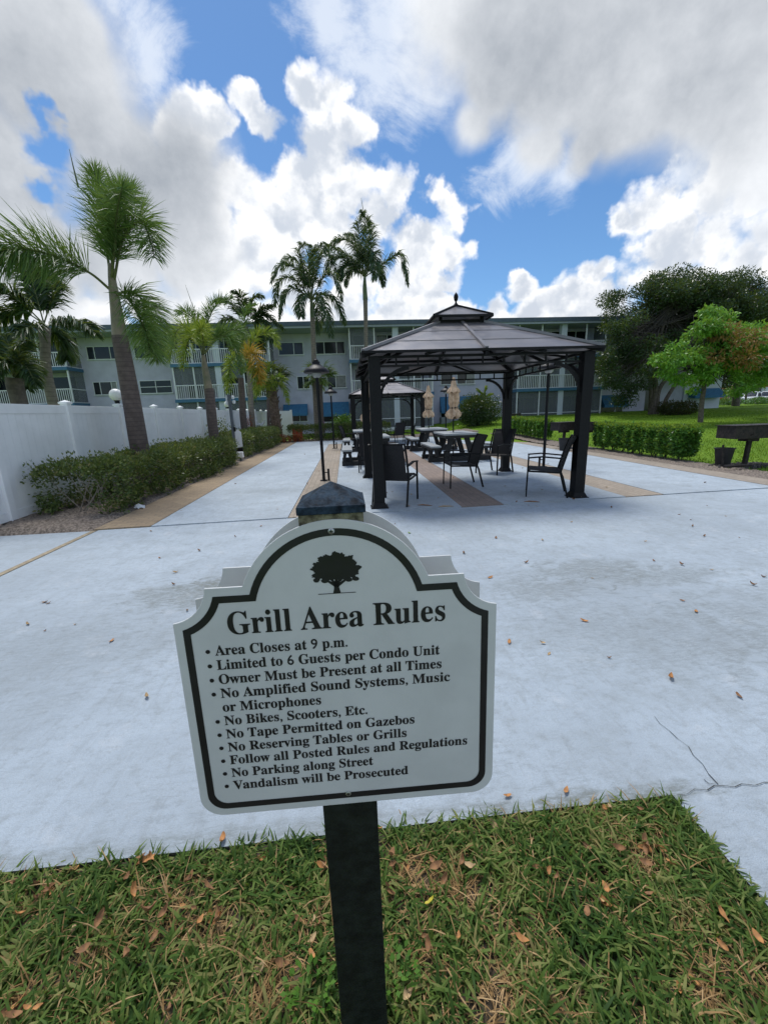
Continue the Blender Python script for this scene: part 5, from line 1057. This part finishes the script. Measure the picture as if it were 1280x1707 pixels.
gaz = make_gazebo('near black gazebo with a tiered bronze metal roof and finial'); gaz.location = (2.06, 7.85, UZ)
dup(gaz, (1.99, 21.2, UZ), 0, 'far gazebo at the back of the patio, seen through the near one')

# ================================================================ CHAIRS
m_sling = mat('black sling mesh', (.022, .021, .023), .75, var=.3, scale=90, spec=.25)
def make_chair(label):
    t = thing('patio_chair', label, 'chair', (0, 0, 0), 0, 'black sling chairs under the gazebos')   # faces +Y
    w2 = .285
    mb = MB(); pr = [(.26, .425), (.235, .45), (.1, .44), (-.05, .425), (-.2, .405), (-.25, .41)]; lo = [(y, z - .008) for y, z in pr]
    mb.prism(pr + lo[::-1], lambda u, v, k: ((-w2 + .03) + (2 * w2 - .06) * k, u, v)); mb.build('seat', m_sling, t)
    bp = [(-.235, .40), (-.27, .55), (-.315, .72), (-.37, .88), (-.415, .965)]
    mb = MB(); mb.prism(bp + [(y - .008, z - .002) for y, z in bp[::-1]], lambda u, v, k: ((-w2 + .03) + (2 * w2 - .06) * k, u, v)); mb.build('backrest', m_sling, t)
    mb = MB(); mb.tube([(-w2 + .02, -.415, .965), (w2 - .02, -.415, .965)], .014, 8); mb.build('top_rail', m_frame, t)
    mb = MB(); mb.tube([(-w2, .235, .425), (w2, .235, .425)], .014, 8); mb.tube([(-w2, -.235, .40), (w2, -.235, .40)], .014, 8); mb.build('seat_frame', m_frame, t)
    for s in (-1, 1):
        x = s * w2
        mb = MB(); mb.bar((x, .27, 0), (x, .255, .63), .03, .022, (0, 1, 0)); mb.build('leg', m_frame, t, bevel=.003)
        mb = MB(); ps = [(x, -.36, 0), (x, -.27, .34), (x, -.235, .42), (x, -.272, .56), (x, -.318, .73), (x, -.372, .88), (x, -.418, .968)]
        for a, b in zip(ps, ps[1:]): mb.bar(a, Vector(b) + (Vector(b) - Vector(a)).normalized() * .004, .026, .030, (0, 1, 0))
        mb.build('leg', m_frame, t)
        mb = MB(); mb.bar((x, .27, .642), (x, .05, .660), .045, .022); mb.bar((x, .052, .660), (x, -.29, .628), .045, .022); mb.build('armrest', m_frame, t, bevel=.004)
        mb = MB(); mb.bar((x, .25, .425), (x, -.23, .405), .022, .028); mb.build('side_rail', m_frame, t)
    return t
ch = make_chair('black sling chair with its back turned, right beside the near left gazebo post')
def face(fr, to): return math.atan2(-(to[0] - fr[0]), to[1] - fr[1])    # rotation that turns +Y from fr towards to
K_ = H / 1.5
def place(c, d, label, first=False):
    rz = math.atan2(-d[0], d[1])
    if first: ch.location = (c[0], c[1], UZ); ch.rotation_euler = (0, 0, rz); return ch
    return dup(ch, (c[0], c[1], UZ), rz, label)
place((.76, 6.62), (.24, .52), '', True)
place((2.235 * K_, 8.08 * K_), (-1, .0), 'black sling chair on the brown paver strip in the middle, facing left')
place((3.43 * K_, 9.52 * K_), (-.42, -.30), 'black sling chair turned towards us against the back right gazebo post')
place((3.38 * K_, 6.86 * K_), (-.52, .23), 'black sling chair alone at the front right gazebo post, facing left')
place((.58, 10.55), (.1, .95), 'black sling chair half hidden behind the back left post of the near gazebo')
place((1.35, 19.0), (.35, .9), 'black sling chair with a high back under the left half of the far gazebo')
place((2.28, 19.4), (-.5, .85), 'black sling chair turned left under the middle of the far gazebo')
place((3.05, 20.6), (-.9, .2), 'black sling chair beside the right post of the far gazebo')
place((.15, 17.2), (.9, -.2), 'black sling chair by the far left picnic table')

# ================================================================ PICNIC TABLES AND UMBRELLAS
m_top = mat('white table slab', (.30, .32, .33), .55, var=.08, scale=4); m_leg = mat('black recycled plastic', (.010, .010, .011), .6, var=.3, scale=12)
def make_table(label):
    t = thing('picnic_table', label, 'table', (0, 0, 0), 0, 'picnic tables with white tops')
    mb = MB(); mb.box(-.48, .48, -.78, .78, .745, .80); mb.build('table_top', m_top, t, bevel=.012)
    mb = MB(); mb.box(-.45, .45, -.73, .73, .665, .744); mb.build('apron', m_leg, t, bevel=.006)
    for sy in (-.50, .50):
        for sx in (-1, 1):
            mb = MB(); mb.hexa([(sx * .38 - .075, sy - .05, .13), (sx * .38 + .075, sy - .05, .13), (sx * .38 + .075, sy + .05, .13), (sx * .38 - .075, sy + .05, .13), (sx * .22 - .075, sy - .05, .664), (sx * .22 + .075, sy - .05, .664), (sx * .22 + .075, sy + .05, .664), (sx * .22 - .075, sy + .05, .664)]); mb.build('leg', m_leg, t, bevel=.008)
        mb = MB(); mb.box(-.90, .90, sy - .065, sy + .065, 0, .129); mb.build('base_beam', m_leg, t, bevel=.01)
    for sx in (-1, 1):
        mb = MB(); mb.box(sx * .74 - .145, sx * .74 + .145, -.85, .85, .425, .475); mb.build('bench', m_top, t, bevel=.01)
        mb = MB(); mb.box(sx * .74 - .12, sx * .74 + .12, -.80, .80, .36, .424); mb.build('bench_apron', m_leg, t)
        for sy in (-.50, .50):
            for e in (-1, 1):
                mb = MB(); x = sx * .74; mb.hexa([(x + e * .10 - .04, sy - .05, .13), (x + e * .10 + .04, sy - .05, .13), (x + e * .10 + .04, sy + .05, .13), (x + e * .10 - .04, sy + .05, .13), (x + e * .055 - .04, sy - .05, .359), (x + e * .055 + .04, sy - .05, .359), (x + e * .055 + .04, sy + .05, .359), (x + e * .055 - .04, sy + .05, .359)]); mb.build('bench_leg', m_leg, t)
    return t
tb = make_table('white topped picnic table behind the gazebo, the nearer one under a right hand umbrella'); tb.location = (3.2, 12.25, UZ)
dup(tb, (3.2, 15.8, UZ), 0, 'picnic table with a white top on the right side, beyond the nearer umbrella table')
dup(tb, (.73, 12.3, UZ), 0, 'picnic table on the left whose bench shows left of the gazebo posts')
dup(tb, (.73, 16.6, UZ), 0, 'picnic table on the left behind another table, mostly hidden by the gazebo posts')
m_canvas = mat('tan umbrella canvas', (.58, .40, .26), .85, var=.25, scale=9, col2=(.74, .55, .38))
def make_umbrella(label):
    t = thing('closed_umbrella', label, 'umbrella', (0, 0, 0), 0, 'closed tan umbrellas')
    mb = MB(); mb.tube([(0, 0, 0), (0, 0, 2.36)], .019, 8); mb.build('pole', m_frame, t, True)
    mb = MB(); n = 40; prof = [(1.22, .10), (1.24, .175), (1.30, .195), (1.38, .17), (1.47, .105), (1.55, .10), (1.62, .125), (1.75, .13), (1.90, .12), (1.99, .115)]; vs = []; fs = []
    for i, (z, r) in enumerate(prof):
        for k in range(n):
            a = 2 * math.pi * k / n; rr = r * (1 + .26 * math.sin(a * 8 + z * 2.2) + .08 * math.sin(a * 3 + z * 5)); zz = z + (.045 * math.sin(a * 4 + 1) if i < 3 else 0); vs.append((rr * math.cos(a), rr * math.sin(a), zz))
        if i:
            for k in range(n): fs.append(((i - 1) * n + k, (i - 1) * n + (k + 1) % n, i * n + (k + 1) % n, i * n + k))
    mb.add(vs, fs); mb.build('canopy', m_canvas, t, True)
    mb = MB(); vs = []; fs = []
    for i, (z, r) in enumerate([(1.93, .185), (2.02, .155), (2.10, .085), (2.24, .06), (2.36, .03)]):
        for k in range(n):
            a = 2 * math.pi * k / n; rr = r * (1 + .16 * math.sin(a * 8)); vs.append((rr * math.cos(a), rr * math.sin(a), z + (.03 * math.sin(a * 8) if i == 0 else 0)))
        if i:
            for k in range(n): fs.append(((i - 1) * n + k, (i - 1) * n + (k + 1) % n, i * n + (k + 1) % n, i * n + k))
    fs.append(tuple(4 * n + k for k in range(n))); mb.add(vs, fs); mb.build('vent_flap', m_canvas, t, True)
    mb = MB(); mb.lathe([(.112, 1.485), (.118, 1.49), (.118, 1.515), (.112, 1.52)], 16); mb.build('tie_strap', m_leg, t)
    return t
um = make_umbrella('closed tan umbrella standing through the nearer picnic table on the right'); um.location = (3.16, 12.25, UZ)
dup(um, (3.12, 15.8, UZ), .4, 'closed tan umbrella through the farther picnic table, left of the nearer umbrella')
dup(um, (.66, 12.3, UZ), .9, 'closed tan umbrella squeezed between the two left posts of the near gazebo')

# ================================================================ LAMPS
m_lampglass = mat('lamp glass', (.35, .36, .36), .15, var=.1)
def make_lamp(label):
    t = thing('path_lamp', label, 'lamp', (0, 0, 0), 0, 'bell shaped path lamps on black poles')
    mb = MB(); mb.tube([(0, 0, .012), (0, 0, 2.20)], .034, 12); mb.build('pole', m_black, t, True)
    mb = MB(); mb.lathe([(.085, 0), (.085, .014)], 16); mb.tube([(.11, 0, .0), (.11, 0, .26)], .026, 8); mb.bar((.0, 0, .18), (.11, 0, .18), .02, .02); mb.build('base', m_black, t)
    mb = MB(); mb.lathe([(.05, 2.201), (.09, 2.23), (.11, 2.28), (.10, 2.32)], 16); mb.build('globe', m_lampglass, t, True)
    mb = MB(); mb.lathe([(.255, 2.295), (.27, 2.30), (.268, 2.335), (.235, 2.375), (.17, 2.415), (.105, 2.455), (.082, 2.485), (.082, 2.525), (.05, 2.53), (.05, 2.56), (.03, 2.57), (.012, 2.60)], 28); mb.build('shade', m_black, t, True)
    return t
lp = make_lamp('bell shaped black lamp on a pole right behind the sign post cap'); lp.location = (-.56, 9.25, UZ)
dup(lp, (-.57, 18.15, UZ), 0, 'smaller bell shaped lamp farther along the same strip, before the blue awning')
dup(lp, (4.79, 9.77, UZ), math.pi, 'bell shaped lamp under the right side of the gazebo roof by the lone chair')
dup(lp, (4.79, 20.0, UZ), 0, 'bell shaped lamp between the two tan umbrellas in the distance')

# ================================================================ GRILLS AND BUCKETS
m_rust = mat('sooty steel', (.012, .011, .011), .75, var=.5, scale=14, col2=(.035, .026, .022)); m_tub = mat('black rubber tub', (.014, .014, .016), .6, var=.3)
def grill(label, loc, rz, L=.95, lid=False):
    t = thing('park_grill', label, 'grill', loc, rz, 'charcoal grills on posts')
    mb = MB(); mb.bar((0, 0, -.05), (.03, 0, .62), .075, .075); mb.build('post', m_rust, t); mb = MB(); mb.box(-.13, .13, -.13, .13, .55, .62); mb.build('bracket', m_rust, t)
    mb = MB(); a, b, z0, z1 = L / 2, .25, .625, .90; mb.box(-a, a, -b, b, z0, z0 + .02); mb.box(-a, -a + .015, -b, b, z0 + .021, z1); mb.box(a - .015, a, -b, b, z0 + .021, z1); mb.box(-a + .016, a - .016, -b, -b + .015, z0 + .021, z1); mb.box(-a + .016, a - .016, b - .015, b, z0 + .021, z1); mb.build('firebox', m_rust, t)
    mb = MB(); mb.box(-a + .02, a - .02, -b + .02, b - .02, z1 - .05, z1 - .04); mb.box(-a - .03, a + .03, -b - .03, b + .03, z1 + .001, z1 + .014) if not lid else None; mb.build('grate', m_rust, t)
    if lid: mb = MB(); mb.hexa([(-a, b + .01, z1 + .02), (a, b + .01, z1 + .02), (a, b + .03, z1 + .02), (-a, b + .03, z1 + .02), (-a, b + .14, z1 + .42), (a, b + .14, z1 + .42), (a, b + .16, z1 + .42), (-a, b + .16, z1 + .42)]); mb.build('hood', m_rust, t)
    for k in range(2): mb = MB(); mb.tube([(-.2 + .4 * k, -b - .005, .70), (-.2 + .4 * k, -b - .06, .72), (-.2 + .4 * k, -b - .06, .78)], .01, 6); mb.build('handle', m_rust, t)
    return t
def flat(px, py, z=0): g = G(px, py); return (g.x, g.y, gz(g.x, g.y) + z)
g1 = G(1238, 776); grill('long sooty charcoal grill on a leaning post at the right edge', (g1.x + .02, g1.y, .0), -.05, 1.1)
g2 = P(938, 740, 14.2); grill('black grill with its box pointing left, half hidden by the right gazebo post', (g2.x, 14.2, .0), .2, .75)
g3 = P(978, 745, 13.7); grill('black grill with a raised leaning hood just right of the right gazebo post', (g3.x, 13.7, .0), 1.15, .6, True)
g4 = P(868, 700, 24); grill('distant grill beyond the back box hedge, beside the gazebo post', (P(853, 700, 23).x, 23.0, gz(9, 23)), .3, .8)
def tub(label, loc, r=.19, h=.36, name='bucket'):
    t = thing(name, label, 'bucket', loc, 0, 'black buckets by the grills'); mb = MB()
    mb.lathe([(r * .74, 0), (r, h), (r + .015, h + .002), (r + .015, h + .02), (r - .012, h + .02), (r * .72, .02)], 24); mb.build('tub', m_tub, t, True); return t
g5 = G(1203, 776); b5 = tub('black rubber bucket with a stick against it beside the right edge grill', (g5.x, g5.y, .03), .185, .35)
mb = MB(); mb.bar((-.15, -.16, .0), (-.17, -.12, .46), .04, .02); o = mb.build('stick', m_rust, None); o.location = (g5.x, g5.y, .03); tag(o, 'short charred stick leaning on the bucket', 'stick')
tub('small black bucket on the ground in front of the grill behind the lone chair', (P(940, 745, 13.3).x, 13.3, .0), .19, .40)
m_ash = mat('ash and charcoal', (.035, .033, .032), .95, var=.6, scale=50, bump=1, bscale=60, col2=(.11, .10, .095))
for gg in (g1,):
    n = 160; a = RNG.uniform(0, 6.28, n); r = .75 * np.sqrt(RNG.random(n)); mb = MB()
    for i in range(n):
        x, y = gg.x + r[i] * math.cos(a[i]), gg.y + .5 * r[i] * math.sin(a[i]); s = RNG.uniform(.012, .05); z = gz(x, y) + .055
        mb.hexa([(x - s, y - s * .7, z - .04), (x + s, y - s, z - .04), (x + s * .8, y + s, z - .04), (x - s, y + s * .8, z - .04), (x - s * .5, y - s * .4, z + s * .5), (x + s * .6, y - s * .5, z + s * .4), (x + s * .4, y + s * .5, z + s * .6), (x - s * .5, y + s * .4, z + s * .5)])
    tag(mb.build('charcoal_ash', m_ash), kind='stuff')
mb = MB(); g6 = G(1225, 783); mb.tube([(-.28, 0, .05), (.1, .02, .06), (.34, -.03, .05)], [.03, .045, .02], 6); o = mb.build('charred_log', m_rust, None, True); o.location = (g6.x, g6.y, .03); tag(o, 'charred log lying at the foot of the right edge grill', 'log')

# ================================================================ UTILITY POST, LIGHT AND LITTER
m_gpost = mat('grey post', (.10, .12, .14), .6, var=.2)
Y = 15.0; up0 = P(393, 752, Y); t = thing('utility_post', 'slim grey post with security cameras and a white board rising from the hedge', 'post', (up0.x, Y, 0))
mb = MB(); mb.box(-.045, .045, -.045, .045, -.02, 2.22); mb.build('post', m_gpost, t)
for x, z, sz in ((.10, 2.12, .05), (.12, 1.97, .055)):
    mb = MB(); mb.tube([(.045, -.02, z), (x + .02, -.04, z)], .018, 6); c_ = mb.build('camera_arm', m_gpost, t); mb = MB(); mb.lathe([(.01, -.06), (sz * .8, -.04), (sz, .0), (sz, .045), (.02, .06)], 14, (x + .03, -.05, z)); mb.build('camera', m_white, t, True)
mb = MB(); mb.box(-.12, -.07, -.03, .03, 1.88, 2.2); mb.build('junction_box', m_white, t)
mb = MB(); mb.prism([(.06, .42), (.27, .46), (.27, .95), (.16, 1.06), (.06, .98)], lambda u, v, k: (u, -.05 + .02 * k, v)); mb.build('board', m_white, t)
mb = MB(); mb.box(.04, .27, -.052, -.02, .24, .419); mb.box(.03, .09, -.06, -.01, .985, 1.14); mb.build('bracket', m_black, t)
g = G(402, 769); t = thing('flood_light', 'small grey flood light on the paver edging at the foot of the hedge', 'light', (g.x, g.y, .02)); mb = MB(); mb.box(-.10, .10, -.08, .08, .10, .30); mb.build('housing', m_vinyl, t, bevel=.015); mb = MB(); mb.box(-.03, .03, -.03, .03, 0, .10); mb.build('stand', m_gpost, t)
g = G(233, 849); mb = MB(); pts = RNG.normal(size=(1, 3)); n = 9; vs = []; fs = []
for i in range(n):
    for k in range(n): vs.append(((i / (n - 1) - .5) * .16 + RNG.normal() * .008, (k / (n - 1) - .5) * .10 + RNG.normal() * .008, .02 + .05 * math.sin(i / (n - 1) * 3.14) * math.sin(k / (n - 1) * 3.14) + RNG.normal() * .010))
for i in range(n - 1):
    for k in range(n - 1): fs.append((i * n + k, (i + 1) * n + k, (i + 1) * n + k + 1, i * n + k + 1))
mb.add(vs, fs); o = mb.build('paper_scrap', m_white, None); o.location = (g.x, g.y, .02); tag(o, 'crumpled white paper on the paver edging at the foot of the left hedge', 'litter')
for px, py, lab in ((707, 844, 'broken strip of bark on the joint by the near left gazebo post'), (742, 846, 'longer dry palm sheath on the joint left of the brown pavers'), (885, 838, 'dark dry sheath on the concrete in front of the lone chair')):
    g = G(px, py); mb = MB(); mb.tube([(-.11, 0, .01), (-.03, .015, .02), (.06, .0, .016), (.13, -.01, .008)], [.006, .02, .016, .004], 6); o = mb.build('bark_strip', m_leafC if px == 742 else m_leafB, None, True); o.location = (g.x, g.y, UZ); o.rotation_euler = (0, 0, random.uniform(-.4, .4)); o.scale = (1, 1, .5); tag(o, lab, 'bark', 'bark strips on the concrete')
